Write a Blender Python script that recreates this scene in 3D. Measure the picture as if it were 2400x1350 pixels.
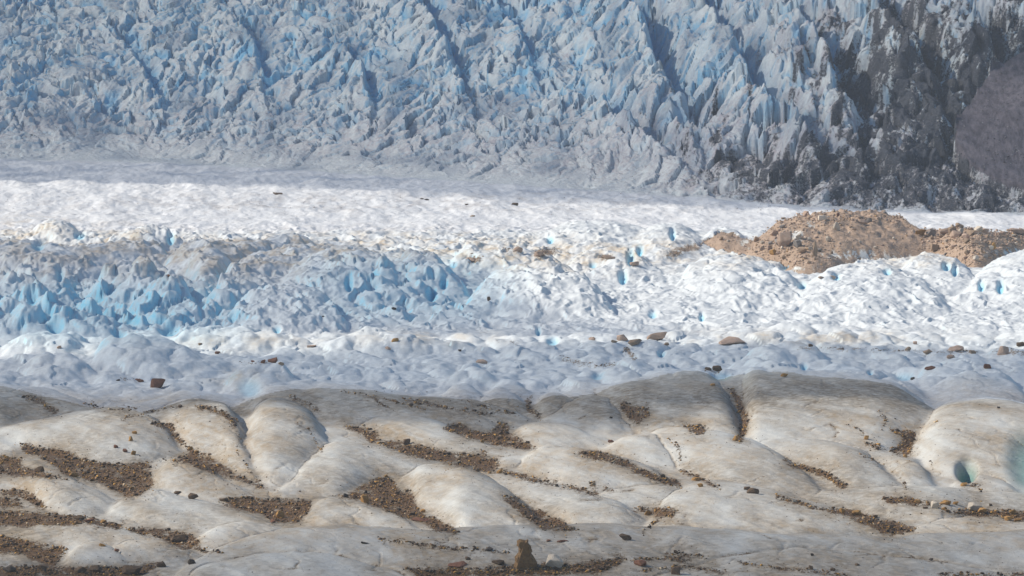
import bpy, bmesh, math, random
import numpy as np
from mathutils import Vector, Matrix, Euler

for o in list(bpy.data.objects):
    bpy.data.objects.remove(o)
S = bpy.context.scene
R = math.radians
rng = np.random.default_rng(7)
random.seed(7)

# ------------------------------------------------------------------ camera
CAM_H = 80.0
F = 1200 / math.tan(R(7.0))                 # focal length in photo pixels (2400 wide)
PITCH = R(9.0) - math.atan(675 / F)
CP, SP = math.cos(PITCH), math.sin(PITCH)
cam_d = bpy.data.cameras.new('camera')
cam = bpy.data.objects.new('camera', cam_d)
S.collection.objects.link(cam)
cam.location = (0, 0, CAM_H)
cam.rotation_euler = (R(90) - PITCH, 0, 0)
cam_d.sensor_width = 36
cam_d.lens = 18 / math.tan(R(7.0))
cam_d.clip_start = 1
cam_d.clip_end = 20000
S.camera = cam

# ------------------------------------------------------------------ light
SUN_EL = R(38)
sun_dir = Vector((-0.88, 0.16, 0)).normalized() * math.cos(SUN_EL) + Vector((0, 0, math.sin(SUN_EL)))
w = bpy.data.worlds.new('World')
S.world = w
w.use_nodes = True
nt = w.node_tree
nt.nodes.clear()
sky = nt.nodes.new('ShaderNodeTexSky')
sky.sky_type = 'NISHITA'
sky.sun_disc = False
sky.sun_elevation = SUN_EL
sky.sun_rotation = math.atan2(sun_dir.x, sun_dir.y)
sky.air_density = 1.0
sky.dust_density = 0.6
sky.altitude = 300
bg = nt.nodes.new('ShaderNodeBackground')
bg.inputs['Strength'].default_value = 0.115
ow = nt.nodes.new('ShaderNodeOutputWorld')
nt.links.new(sky.outputs[0], bg.inputs[0])
nt.links.new(bg.outputs[0], ow.inputs[0])
sd = bpy.data.lights.new('sun', 'SUN')
sd.energy = 4.6
sd.angle = R(0.53)
sd.color = (1.0, 0.915, 0.79)
sun = bpy.data.objects.new('sun', sd)
S.collection.objects.link(sun)
sun.rotation_euler = sun_dir.to_track_quat('Z', 'Y').to_euler()
S.view_settings.view_transform = 'Standard'
S.view_settings.look = 'None'
S.view_settings.exposure = 0.0
S.view_settings.gamma = 1
S.view_settings.use_curve_mapping = False

# ------------------------------------------------------------------ noise
def _h(ix, iy, s):
    n = (ix.astype(np.int64) * 374761393 + iy.astype(np.int64) * 668265263 + s * 1442695041) & 0xFFFFFFFF
    n = ((n ^ (n >> 13)) * 1274126177) & 0xFFFFFFFF
    n = ((n ^ (n >> 16)) * 2246822519) & 0xFFFFFFFF
    return ((n ^ (n >> 15)) & 0xFFFFFF).astype(np.float32) / 16777216.0

def perlin(x, y, s=0):
    xi = np.floor(x); yi = np.floor(y)
    fx = x - xi; fy = y - yi
    ux = fx * fx * fx * (fx * (fx * 6 - 15) + 10); uy = fy * fy * fy * (fy * (fy * 6 - 15) + 10)
    def g(dx, dy):
        a = _h(xi + dx, yi + dy, s) * (2 * np.pi)
        return np.cos(a) * (fx - dx) + np.sin(a) * (fy - dy)
    a = g(0, 0); b = g(1, 0); c = g(0, 1); d = g(1, 1)
    return ((a + (b - a) * ux) * (1 - uy) + (c + (d - c) * ux) * uy) * 1.5

def fbm(x, y, oc=4, s=0, gain=0.5):
    r = 0; a = 1; t = 0
    for k in range(oc):
        r = r + a * perlin(x * 2 ** k, y * 2 ** k, s + k * 17); t += a; a *= gain
    return r / t * 1.4

def ridged(x, y, oc=3, s=0):
    r = 0; a = 1; t = 0
    for k in range(oc):
        r = r + a * (1 - np.abs(perlin(x * 2 ** k, y * 2 ** k, s + k * 31)) * 1.6); t += a; a *= 0.5
    return r / t

def worley(x, y, s=0, jit=0.9):
    xi = np.floor(x); yi = np.floor(y)
    f1 = np.full(x.shape, 9.0, np.float32); f2 = f1.copy()
    rid = np.zeros(x.shape, np.float32); ox = rid.copy(); oy = rid.copy()
    for dx in (-1, 0, 1):
        for dy in (-1, 0, 1):
            cx = xi + dx; cy = yi + dy
            px = cx + 0.5 + (_h(cx, cy, s) - 0.5) * jit - x
            py = cy + 0.5 + (_h(cx, cy, s + 1) - 0.5) * jit - y
            d = np.sqrt(px * px + py * py)
            n = d < f1
            f2 = np.where(n, f1, np.minimum(f2, d))
            rid = np.where(n, _h(cx, cy, s + 2), rid)
            ox = np.where(n, -px, ox); oy = np.where(n, -py, oy)
            f1 = np.where(n, d, f1)
    return f1, f2, rid, ox, oy

def sstep(a, b, x):
    t = np.clip((x - a) / (b - a), 0, 1)
    return t * t * (3 - 2 * t)

def blur1(a, k, axis):
    if k < 1: return a
    r = int(3 * k); g = np.exp(-0.5 * (np.arange(-r, r + 1) / k) ** 2); g /= g.sum()
    p = np.pad(a, [(r, r) if i == axis else (0, 0) for i in range(a.ndim)], mode='edge')
    out = np.zeros_like(a); n = a.shape[axis]
    for i, wgt in enumerate(g):
        sl = [slice(None)] * a.ndim; sl[axis] = slice(i, i + n)
        out += wgt * p[tuple(sl)]
    return out

def blur2(a, k): return blur1(blur1(a, k, 0), k, 1)

# ------------------------------------------------------------------ plan grid
def v2Y(v):                                   # photo row of a point on the z=0 plane -> distance
    b = -(v - 675) / F
    return CAM_H / (SP - b * CP) * (CP + b * SP)
def Y2v(Y, z=0.0):
    return 675 - F * (Y * SP + (z - CAM_H) * CP) / (Y * CP - (z - CAM_H) * SP)

us = np.concatenate([np.linspace(-420, -12, 36, endpoint=False), np.arange(-12, 2412, 2.75), np.linspace(2412, 2820, 37)])
FOOT = ([-420, 0, 300, 700, 1000, 1300, 1600, 1900, 2100, 2400, 2820], [372, 374, 378, 400, 420, 440, 462, 486, 494, 502, 506])
vfoot = blur1(np.interp(us, *FOOT), 15, 0)
vA = np.concatenate([np.linspace(1750, 1400, 40, endpoint=False), np.arange(1400, 900, -1.42)])
tB = np.linspace(0, 1, 345, endpoint=False)
sC = np.concatenate([np.arange(0, 150, 0.29), np.arange(150, 262, 2.5)])
VA = np.repeat(vA[:, None], len(us), 1)
VB = 900 + (vfoot[None, :] - 900) * tB[:, None]
Yf = v2Y(vfoot)
Y = np.concatenate([v2Y(np.concatenate([VA, VB])), Yf[None, :] + sC[:, None]]).astype(np.float64)
U = np.repeat(us[None, :], Y.shape[0], 0)
X = (U - 1200) / F * (Y * CP + CAM_H * SP)
V = Y2v(Y)
NR, NC = Y.shape
rA = len(vA); rB = rA + len(tB)
s_ = Y - Yf[None, :]                          # metres beyond the icefall's foot
M = (Y * CP + CAM_H * SP) / F                 # metres per photo pixel

def near_line(pts, Ux, Vx):
    """signed distance in photo units to a line on the base slope (positive to its right)"""
    best = np.full(Ux.shape, 1e9); sg = np.zeros(Ux.shape); tt = np.zeros(Ux.shape)
    n = len(pts) - 1
    for i in range(n):
        (ax, ay), (bx, by) = pts[i], pts[i + 1]
        dx, dy = bx - ax, by - ay; L2 = dx * dx + dy * dy
        t = np.clip(((Ux - ax) * dx + (Vx - ay) * dy) / L2, 0, 1)
        px = Ux - ax - t * dx; py = Vx - ay - t * dy
        d = np.hypot(px, py)
        cr = -(dx * (Vx - ay) - dy * (Ux - ax))
        m = d < best
        best = np.where(m, d, best); sg = np.where(m, np.sign(cr), sg); tt = np.where(m, (i + t) / n, tt)
    return best, sg, tt
def inpoly(px, py, poly):
    ins = np.zeros(px.shape, bool); n = len(poly)
    for i in range(n):
        x1, y1 = poly[i]; x2, y2 = poly[(i + 1) % n]
        if y1 == y2: continue
        c = ((y1 > py) != (y2 > py)) & (px < (x2 - x1) * (py - y1) / (y2 - y1) + x1)
        ins ^= c
    return ins
# ------------------------------------------------------------------ where grit lies
MX0, MY0, MW, MH = -420, 380, 1620, 640        # mask raster, 2 px per cell
def poly(*p): return ('p', p, 0)
def line(wd, *p): return ('l', p, wd)
GRIT = [
 poly((40,1038),(100,1048),(150,1055),(190,1075),(240,1085),(300,1090),(350,1082),(352,1110),(362,1140),(330,1160),(300,1165),(240,1140),(180,1118),(150,1112),(120,1085),(60,1060)),
 poly((350,1085),(420,1070),(480,1060),(500,1078),(560,1115),(620,1138),(620,1143),(560,1127),(500,1112),(440,1088),(400,1079)),
 line(5,(285,983),(340,968),(395,958),(432,953)), line(11,(460,953),(500,960),(530,972),(552,990),(542,998)),
 line(10,(360,993),(400,1000),(415,1030),(440,1050),(465,1068)), line(4,(552,1005),(560,1030),(555,1060),(590,1110),(620,1140)),
 line(4,(690,990),(725,1010),(755,1060)), line(7,(565,1125),(600,1138),(625,1143)),
 poly((500,1175),(580,1165),(640,1170),(735,1170),(722,1200),(700,1225),(640,1225),(600,1205),(540,1190)),
 poly((775,1165),(820,1155),(880,1122),(920,1122),(932,1145),(965,1150),(975,1180),(990,1205),(1020,1215),(1060,1235),(1080,1250),(1060,1255),(1020,1245),(990,1225),(950,1215),(900,1195),(850,1175)),
 poly((-100,1195),(0,1198),(60,1198),(110,1210),(160,1215),(230,1222),(170,1230),(90,1232),(40,1236),(-100,1232)),
 line(14,(110,1212),(200,1219),(280,1235)), poly((280,1235),(350,1240),(430,1245),(455,1258),(475,1280),(430,1290),(380,1265),(320,1250)), line(6,(460,1286),(520,1297)),
 poly((-100,1250),(0,1255),(60,1268),(100,1275),(160,1285),(150,1305),(130,1325),(90,1320),(50,1300),(-100,1292)),
 poly((-100,1330),(60,1328),(200,1330),(300,1330),(390,1316),(350,1340),(330,1356),(-100,1400)),
 poly((-100,1068),(0,1070),(50,1075),(50,1095),(110,1108),(165,1128),(100,1120),(-100,1110)),
 poly((0,1150),(60,1150),(90,1165),(110,1195),(90,1190),(50,1165),(0,1158)), poly((-60,1160),(40,1170),(60,1190),(-60,1185)),
 line(11,(60,932),(100,943),(132,970)), line(6,(200,950),(270,962),(320,958)),
 poly((880,1040),(930,1032),(960,1040),(1060,1060),(1150,1070),(1170,1085),(1160,1110),(1120,1105),(1040,1085),(960,1068)),
 poly((1050,995),(1080,992),(1110,1010),(1150,1015),(1170,990),(1195,995),(1195,1015),(1240,1040),(1262,1055),(1220,1053),(1150,1040),(1100,1030),(1030,1005)),
 poly((800,998),(850,1000),(880,1012),(895,1032),(870,1040),(850,1020)),
 line(10,(1180,1105),(1250,1125),(1320,1140),(1400,1158)), line(5,(1380,1132),(1435,1152)), line(6,(1100,1052),(1140,1060)),
 poly((1340,1060),(1400,1055),(1450,1070),(1500,1095),(1550,1115),(1600,1130),(1600,1145),(1540,1130),(1480,1105),(1420,1080),(1360,1072)),
 poly((1170,1160),(1210,1165),(1240,1190),(1290,1205),(1340,1235),(1362,1247),(1270,1243),(1220,1205),(1190,1180)),
 poly((1455,935),(1465,945),(1500,955),(1525,960),(1520,975),(1490,1000),(1480,985),(1455,965)),
 line(12,(1240,935),(1236,955),(1262,976)), line(15,(1718,918),(1735,950),(1745,985),(1740,1010),(1732,1033)), line(4,(1690,905),(1718,918)),
 poly((1590,983),(1620,1000),(1655,998),(1655,1020),(1625,1020)),
 line(5,(870,930),(895,950),(920,960)), line(7,(940,935),(1000,947),(1100,965),(1160,972)), line(6,(1100,940),(1130,955),(1205,972)), line(8,(680,930),(740,955),(745,965)),
 line(4,(800,918),(900,935),(1000,962)),
 poly((1480,1190),(1530,1190),(1590,1195),(1575,1215),(1530,1210)), line(7,(1505,1250),(1530,1225),(1555,1210)),
 line(8,(1600,1105),(1650,1125),(1690,1148)), line(12,(1840,1082),(1880,1095),(1940,1115),(1982,1142)), line(4,(2010,1065),(2060,1085),(2110,1120),(2125,1145)),
 line(6,(2060,965),(2080,985),(2068,1005)), poly((2080,1005),(2130,1012),(2150,1010),(2140,1050),(2130,1075),(2080,1060),(2110,1040),(2120,1030)),
 line(5,(1970,995),(2010,1005),(2025,1020)), line(9,(2030,1040),(2070,1055)), line(4,(2150,1010),(2195,990)),
 line(10,(1820,1165),(1860,1175),(1900,1188),(1960,1200)), poly((1940,1190),(2000,1195),(2050,1215),(2110,1225),(2150,1240),(2110,1255),(2070,1250),(2040,1235),(1990,1215)),
 poly((2060,1165),(2130,1165),(2200,1180),(2210,1190),(2150,1185),(2090,1180)),
 poly((2190,1200),(2250,1195),(2340,1196),(2400,1198),(2560,1198),(2560,1226),(2400,1222),(2330,1215),(2250,1207)),
 line(7,(890,1265),(950,1272),(1040,1285),(1140,1290),(1190,1297)),
 poly((940,1334),(1060,1332),(1200,1328),(1260,1322),(1330,1322),(1400,1312),(1480,1308),(1440,1328),(1400,1345),(1000,1356)),
 line(8,(1480,1315),(1560,1308),(1620,1318)), line(7,(1500,1340),(1600,1330),(1700,1342)),
 line(6,(1730,1318),(1800,1330),(1900,1338),(1990,1352)), line(7,(2200,1347),(2500,1350)), line(5,(1560,1298),(1660,1304)),
 line(5,(1560,1025),(1590,1050),(1595,1080)), line(3,(2180,1080),(2190,1110)),line(7,(2262,1132),(2290,1140),(2300,1150)),
 line(7,(1310,840),(1345,848),(1400,858),(1440,856)), line(11,(1465,820),(1488,838)), line(7,(1650,868),(1685,872)), line(4,(285,888),(330,893)),
 line(6,(2100,822),(2200,826),(2290,824)), line(7,(2330,822),(2440,832)), line(4,(1860,816),(2000,818),(2110,822)), line(4,(640,850),(560,852)), line(5,(1165,800),(1215,806)),
 poly((1240,598),(1270,585),(1310,584),(1300,597),(1260,606)), poly((1395,603),(1430,596),(1445,604),(1415,612)), poly((1560,590),(1610,575),(1650,570),(1640,585),(1590,596)), poly((1090,612),(1110,598),(1130,605),(1115,618)), line(7,(1180,585),(1215,590)), line(6,(1475,618),(1500,624)), line(6,(1560,602),(1590,596)),
]
gx, gy = np.meshgrid(MX0 + 2 * np.arange(MW), MY0 + 2 * np.arange(MH))
gx = gx.astype(np.float32); gy = gy.astype(np.float32)
def raster(items, wob=5.0):
    m = np.zeros(gx.shape, np.float32)
    nx = wob * fbm(gx / 26, gy / 14, 3, 200); ny = wob * 0.6 * fbm(gx / 26, gy / 12, 3, 201)
    for kd, p, wd in items:
        xs_ = [q[0] for q in p]; ys_ = [q[1] for q in p]
        a = max(0, int((min(xs_) - MX0) / 2 - 15)); b = min(MW, int((max(xs_) - MX0) / 2 + 15))
        c = max(0, int((min(ys_) - MY0) / 2 - 15)); e = min(MH, int((max(ys_) - MY0) / 2 + 15))
        if a >= b or c >= e: continue
        sx = gx[c:e, a:b] + nx[c:e, a:b]; sy = gy[c:e, a:b] + ny[c:e, a:b]
        if kd == 'p': v = inpoly(sx, sy, p).astype(np.float32)
        else:
            d = near_line(p, sx, sy)[0]; v = (d < wd * 0.5).astype(np.float32)
        m[c:e, a:b] = np.maximum(m[c:e, a:b], v)
    return m
grit = raster(GRIT)
cover = np.clip(0.90 + 0.75 * fbm(gx / 42, gy / 13, 4, 202), 0.12, 1.0)
grit_s = blur2(grit, 2.6) * blur2(cover, 1.0)
halo = blur2(grit, 8.0)
def samp(img, x, y):
    fx = np.clip((x - MX0) / 2, 0, MW - 1.01); fy = np.clip((y - MY0) / 2, 0, MH - 1.01)
    i = fx.astype(int); j = fy.astype(int); a = fx - i; b = fy - j
    return (img[j, i] * (1 - a) + img[j, i + 1] * a) * (1 - b) + (img[j + 1, i] * (1 - a) + img[j + 1, i + 1] * a) * b

def samp_halo(x, y): return samp(halo, x, y)
# ------------------------------------------------------------------ humps of melting ice
# each: crest line as seen, line where its near face ends, rise share, kind
HUMPS = [
 # foreground
 ([(-200,905),(0,913),(80,918),(150,930),(220,955),(275,973)], [(-200,1010),(0,1005),(80,990),(180,982),(275,975)]),
 ([(-200,888),(0,892),(70,895),(160,913),(270,938),(330,948)], [(-200,912),(0,914),(80,922),(200,950),(330,952)]),
 ([(190,950),(260,955),(330,950),(380,942),(440,924),(520,930),(600,938)], [(190,955),(300,976),(450,972),(600,946)]),
 ([(-200,1030),(0,1012),(60,997),(150,985),(280,972),(330,984),(400,1008),(430,1045)], [(-200,1040),(0,1032),(100,1056),(200,1078),(260,1087),(330,1084),(430,1062)]),
 ([(320,978),(400,957),(470,952),(540,968),(565,1000),(580,1040),(600,1105)], [(320,985),(360,994),(410,1022),(440,1055),(500,1078),(560,1112),(600,1130)]),
 ([(556,1015),(575,990),(610,975),(650,970),(700,978),(740,1000),(770,1030),(790,1060)], [(556,1040),(570,1085),(600,1120),(640,1142),(700,1132),(740,1100),(790,1068)]),
 ([(540,955),(600,925),(640,912),(700,913),(800,916),(900,930),(1000,938),(1100,945),(1200,965),(1260,985)], [(540,960),(620,975),(720,985),(800,1000),(900,1005),(1000,1002),(1100,1002),(1260,992)]),
 ([(348,1112),(360,1092),(400,1080),(440,1083),(490,1105),(530,1135),(600,1158),(640,1165)], [(348,1135),(380,1152),(450,1168),(520,1174),(640,1170)]),
 ([(-200,1140),(0,1125),(60,1120),(110,1118),(160,1125),(200,1145),(250,1165),(290,1180)], [(-200,1150),(0,1135),(50,1147),(90,1172),(110,1200),(160,1214),(230,1207),(290,1188)]),
 ([(245,1200),(300,1166),(340,1155),(380,1160),(430,1175),(500,1185),(560,1205),(620,1225),(680,1240)], [(245,1212),(300,1218),(380,1230),(450,1236),(540,1238),(680,1246)]),
 ([(-200,1050),(0,1055),(50,1065),(100,1085),(150,1112)], [(-200,1068),(0,1075),(60,1086),(100,1100),(150,1116)]),
 ([(-200,1240),(0,1243),(40,1235),(100,1226),(160,1223),(250,1232),(330,1255),(400,1272),(450,1285)], [(-200,1262),(0,1256),(100,1272),(200,1284),(300,1284),(450,1292)]),
 ([(-200,1250),(0,1262),(40,1270),(90,1292)], [(-200,1300),(0,1295),(90,1298)]),
 ([(135,1330),(160,1300),(180,1285),(225,1276),(265,1290),(300,1315)], [(135,1336),(200,1338),(300,1328)]),
 ([(240,1285),(290,1272),(350,1273),(420,1284),(480,1303),(510,1312)], [(240,1300),(300,1322),(380,1324),(510,1316)]),
 ([(440,1262),(500,1245),(540,1237),(600,1234),(700,1248)], [(440,1280),(480,1296),(540,1300),(700,1262)]),
 ([(400,1350),(460,1318),(520,1292),(600,1266),(680,1252),(800,1247),(1000,1258),(1200,1251),(1400,1245),(1600,1250),(1800,1268),(2000,1272),(2200,1264),(2400,1259),(2700,1255)], [(400,1362),(600,1365),(1000,1385),(1600,1385),(2100,1375),(2400,1385),(2700,1385)]),
 ([(640,1150),(700,1118),(730,1080),(770,1058),(820,1050),(870,1050),(930,1060),(1000,1078),(1100,1098),(1180,1115),(1250,1132)], [(640,1166),(720,1156),(790,1160),(870,1128),(960,1118),(1050,1112),(1250,1138)]),
 ([(915,1135),(975,1104),(1060,1100),(1120,1118),(1180,1155),(1230,1190),(1280,1225),(1330,1244)], [(915,1145),(970,1152),(980,1188),(1020,1208),(1060,1236),(1080,1258),(1200,1256),(1330,1250)]),
 ([(1050,1100),(1150,1108),(1250,1133),(1350,1160),(1440,1185),(1520,1212)], [(1050,1112),(1100,1126),(1170,1157),(1220,1182),(1300,1212),(1350,1242),(1450,1252),(1520,1228)]),
 ([(690,1210),(730,1182),(780,1175),(850,1185),(920,1205),(980,1240),(1005,1250)], [(690,1230),(760,1242),(860,1252),(1005,1256)]),
 ([(820,1000),(880,981),(960,985),(1030,1000),(1110,1030),(1190,1055)], [(820,1012),(890,1028),(960,1042),(1050,1060),(1190,1064)]),
 ([(1145,1092),(1180,1077),(1230,1083),(1245,1092)], [(1145,1096),(1180,1106),(1245,1098)]),
 ([(1185,1015),(1220,1000),(1280,996),(1330,1004),(1380,1020),(1430,1037)], [(1185,1024),(1210,1038),(1260,1053),(1330,1051),(1430,1042)]),
 ([(1100,950),(1150,930),(1200,927),(1230,936),(1240,955)], [(1100,962),(1180,972),(1240,968)]),
 ([(1240,968),(1260,942),(1290,930),(1330,933),(1365,950)], [(1240,975),(1300,988),(1365,968)]),
 ([(1255,992),(1330,955),(1370,940),(1430,945),(1460,968),(1485,1002)], [(1255,1004),(1350,1014),(1430,1020),(1485,1010)]),
 ([(1205,1078),(1240,1061),(1300,1055),(1370,1065),(1450,1080),(1520,1100),(1580,1128),(1610,1145)], [(1205,1100),(1260,1122),(1330,1148),(1400,1158),(1500,1155),(1610,1152)]),
 ([(1390,1062),(1440,1040),(1480,1026),(1530,1024),(1570,1038),(1592,1065),(1598,1090)], [(1390,1070),(1450,1085),(1520,1100),(1598,1104)]),
 ([(1500,1240),(1530,1206),(1560,1184),(1600,1160),(1660,1145),(1750,1155),(1850,1175),(1950,1200),(2050,1225),(2120,1246)], [(1500,1256),(1600,1268),(1700,1272),(1900,1276),(2120,1256)]),
 ([(1370,1166),(1450,1152),(1550,1145),(1640,1146)], [(1370,1178),(1480,1192),(1560,1200),(1640,1160)]),
 ([(1270,945),(1340,914),(1450,904),(1560,897),(1640,893),(1720,889),(1850,890),(2000,905),(2100,922),(2180,955),(2250,985)], [(1270,955),(1400,965),(1600,985),(1720,985),(1900,990),(2100,990),(2250,995)]),
 ([(1280,938),(1340,912),(1450,903),(1560,896),(1640,893),(1690,905),(1718,930),(1738,985)], [(1280,950),(1400,962),(1480,1012),(1600,1024),(1680,1036),(1738,1038)]),
 ([(1698,912),(1730,888),(1850,890),(2000,905),(2100,920),(2160,950),(2200,968),(2240,985)], [(1698,925),(1742,975),(1750,1045),(1850,1052),(1950,1058),(2050,1066),(2130,1045),(2240,1008)]),
 ([(1955,995),(2000,964),(2050,970),(2085,1000)], [(1955,1004),(2020,1026),(2085,1012)]),
 ([(1470,1040),(1530,1016),(1600,1014),(1680,1026),(1760,1046),(1830,1080),(1890,1115),(1935,1150)], [(1470,1052),(1580,1100),(1700,1148),(1800,1160),(1935,1160)]),
 ([(1730,1050),(1800,1038),(1880,1042),(1960,1052),(2020,1070),(2080,1110),(2135,1148)], [(1730,1060),(1830,1088),(1900,1114),(1960,1146),(2000,1158),(2135,1158)]),
 ([(1995,1062),(2080,1070),(2150,1090),(2185,1112),(2205,1146)], [(1995,1072),(2080,1104),(2120,1156),(2205,1156)]),
 ([(2135,1020),(2180,982),(2240,965),(2300,958),(2360,965),(2400,975),(2600,1010)], [(2135,1065),(2190,1114),(2240,1130),(2320,1140),(2400,1150),(2600,1150)]),
 ([(2220,1136),(2260,1116),(2300,1115),(2350,1130),(2410,1160)], [(2220,1152),(2300,1166),(2410,1168)]),
 ([(1840,1168),(2000,1155),(2150,1152),(2300,1158),(2600,1165)], [(1840,1178),(2000,1194),(2100,1218),(2200,1236),(2300,1206),(2600,1205)]),
 ([(2110,1250),(2200,1226),(2280,1217),(2400,1221),(2650,1225)], [(2110,1260),(2200,1270),(2400,1272),(2650,1272)]),
 ([(1560,1240),(1680,1228),(1780,1236),(1860,1262)], [(1560,1262),(1700,1272),(1860,1272)]),
 ([(420,1345),(600,1310),(760,1302),(900,1325),(1000,1345)], [(420,1400),(700,1420),(1000,1400)]),
 ([(1500,1345),(1700,1310),(1900,1300),(2200,1325),(2400,1345)], [(1500,1410),(1900,1430),(2400,1410)]),
 # hummocks behind the grey crest
 ([(190,860),(250,805),(300,790),(360,800),(420,820),(490,836),(560,850)], [(190,872),(260,880),(330,885),(430,880),(560,860)]),
 ([(20,870),(80,845),(140,838),(190,848),(240,885)], [(20,885),(120,900),(240,892)]),
 ([(0,810),(60,795),(130,790),(200,800),(240,815)], [(0,830),(120,840),(240,825)]),
 ([(1680,876),(1760,835),(1830,813),(1900,815),(1950,845),(1965,862)], [(1680,888),(1800,896),(1965,886)]),
 ([(1830,888),(1920,872),(2000,875),(2100,890),(2180,930)], [(1830,900),(2000,936),(2180,945)]),
 ([(2120,908),(2180,872),(2260,868),(2330,885),(2420,925)], [(2120,918),(2250,956),(2420,975)]),
 ([(1025,935),(1070,905),(1100,905),(1140,932)], [(1025,944),(1090,948),(1140,942)]),
 ([(1135,925),(1175,898),(1205,898),(1245,922)], [(1135,932),(1190,940),(1245,932)]),
 ([(525,905),(560,880),(600,865),(660,862),(690,885),(705,915)], [(525,915),(600,938),(705,925)]),
 ([(1050,900),(1080,870),(1110,862),(1150,885),(1170,905)], [(1050,910),(1110,915),(1170,912)]),
 ([(380,800),(460,785),(560,778),(660,790),(760,812)], [(380,815),(560,830),(760,824)]),
 ([(700,812),(800,790),(900,785),(1010,800),(1120,815)], [(700,826),(900,838),(1120,826)]),
 ([(1630,800),(1750,780),(1880,772),(2000,785),(2150,800)], [(1630,812),(1880,822),(2150,812)]),
 ([(1300,905),(1400,868),(1470,858),(1560,870),(1640,890)], [(1300,915),(1450,920),(1640,900)]),
 # broken ridges of the middle distance
 ([(-200,560),(0,568),(80,570),(150,590),(240,578),(330,572),(400,560)], [(-200,670),(0,668),(150,680),(220,660),(330,640),(400,625)]),
 ([(380,580),(450,570),(560,580),(640,560),(700,550),(755,572)], [(380,650),(450,660),(480,690),(560,650),(640,610),(755,590)]),
 ([(190,690),(270,652),(340,640),(400,655),(450,690),(480,745)], [(190,720),(300,745),(400,760),(480,765)]),
 ([(475,700),(540,640),(610,600),(700,582),(780,590),(840,620)], [(475,760),(560,730),(680,700),(840,690)]),
 ([(620,680),(700,620),(790,592),(860,600),(920,640),(990,690)], [(620,720),(760,735),(880,730),(990,720)]),
 ([(520,745),(600,690),(680,680),(760,700),(820,745)], [(520,780),(660,790),(820,775)]),
 ([(880,650),(950,608),(1010,605),(1060,640),(1110,690)], [(880,690),(980,715),(1110,715)]),
 ([(-200,690),(0,665),(80,672),(150,690),(220,740),(280,785)], [(-200,790),(0,792),(140,792),(280,792)]),
 ([(1090,690),(1160,645),(1240,625),(1320,632),(1380,665),(1450,720)], [(1090,730),(1240,750),(1450,750)]),
 ([(1040,620),(1090,575),(1150,570),(1230,585),(1330,610)], [(1040,640),(1180,650),(1330,635)]),
 ([(1320,620),(1400,592),(1480,600),(1560,640)], [(1320,650),(1450,665),(1560,662)]),
 ([(1580,665),(1620,628),(1690,615),(1760,622),(1830,650),(1900,692)], [(1580,690),(1720,730),(1900,725)]),
 ([(1620,575),(1680,548),(1720,550),(1760,566)], [(1620,582),(1700,606),(1760,600)]),
 ([(1850,700),(1950,650),(2050,640),(2150,665),(2230,700)], [(1850,735),(2050,760),(2230,740)]),
 ([(2080,650),(2160,610),(2240,625),(2310,670)], [(2080,680),(2200,700),(2310,695)]),
 ([(2240,690),(2330,635),(2420,605),(2600,620)], [(2240,720),(2400,740),(2600,740)]),
 ([(60,548),(110,518),(150,515),(190,545),(210,562)], [(60,562),(130,575),(210,572)]),
 ([(240,570),(300,545),(360,536),(400,548),(440,570)], [(240,580),(340,592),(440,582)]),
 ([(1250,560),(1350,525),(1450,530),(1560,560)], [(1250,580),(1400,600),(1560,585)]),
 ([(1450,580),(1530,545),(1600,540),(1660,570)], [(1450,600),(1550,625),(1660,600)]),
]
MOUND = [
 ([(1640,572),(1665,556),(1700,549),(1730,560),(1760,566),(1790,575)], [(1640,580),(1700,602),(1790,606)]),
 ([(1725,585),(1760,562),(1830,528),(1880,512),(1950,503),(2000,500),(2060,502),(2110,517),(2150,541),(2190,556),(2240,575)], [(1725,600),(1800,618),(1880,628),(1980,624),(2100,612),(2190,606),(2240,604)]),
 ([(1830,615),(1870,600),(1910,592),(1950,598),(1990,612)], [(1830,632),(1870,646),(1925,652),(1965,640),(1990,625)]),
 ([(2050,590),(2100,568),(2160,543),(2200,545),(2250,537),(2300,547),(2350,552),(2400,543),(2600,535)], [(2050,606),(2120,606),(2200,608),(2290,640),(2350,618),(2400,600),(2600,590)]),
]
def hump_h(U_, V_, crest, base, al):
    x0 = crest[0][0]; x1 = crest[-1][0]
    xs = np.arange(x0, x1 + 1.0)
    yc = np.interp(xs, [p[0] for p in crest], [p[1] for p in crest])
    yb = np.interp(xs, [p[0] for p in base], [p[1] for p in base])
    k = min(13.0, (x1 - x0) / 12)
    yc = blur1(yc, k, 0); yb = blur1(yb, k, 0)
    E = np.maximum(yb - yc, 0)
    tp = min(80.0, (x1 - x0) * 0.32)
    ta = np.clip((xs - x0) / tp, 0, 1) if x0 > -50 else 1.0
    tb = np.clip((x1 - xs) / tp, 0, 1) if x1 < 2450 else 1.0
    E = E * np.sqrt(np.minimum(ta, tb) * (2 - np.minimum(ta, tb)))
    yc = yb - E
    E_ = np.interp(U_, xs, E, left=0, right=0); yb_ = np.interp(U_, xs, yb)
    h = al * E_
    vc = yb_ - E_ + h
    Lf = np.maximum(yb_ - vc, 0.5)
    Lb = np.maximum(Lf * 0.75, 1.0)
    tf = (V_ - vc) / Lf; tk = (vc - V_) / Lb
    p = np.where(V_ >= vc, np.clip(1 - tf * tf, 0, 1) ** 0.85, np.clip(1 - tk * tk, 0, 1) ** 1.1)
    return h * p * (E_ > 0)

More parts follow.
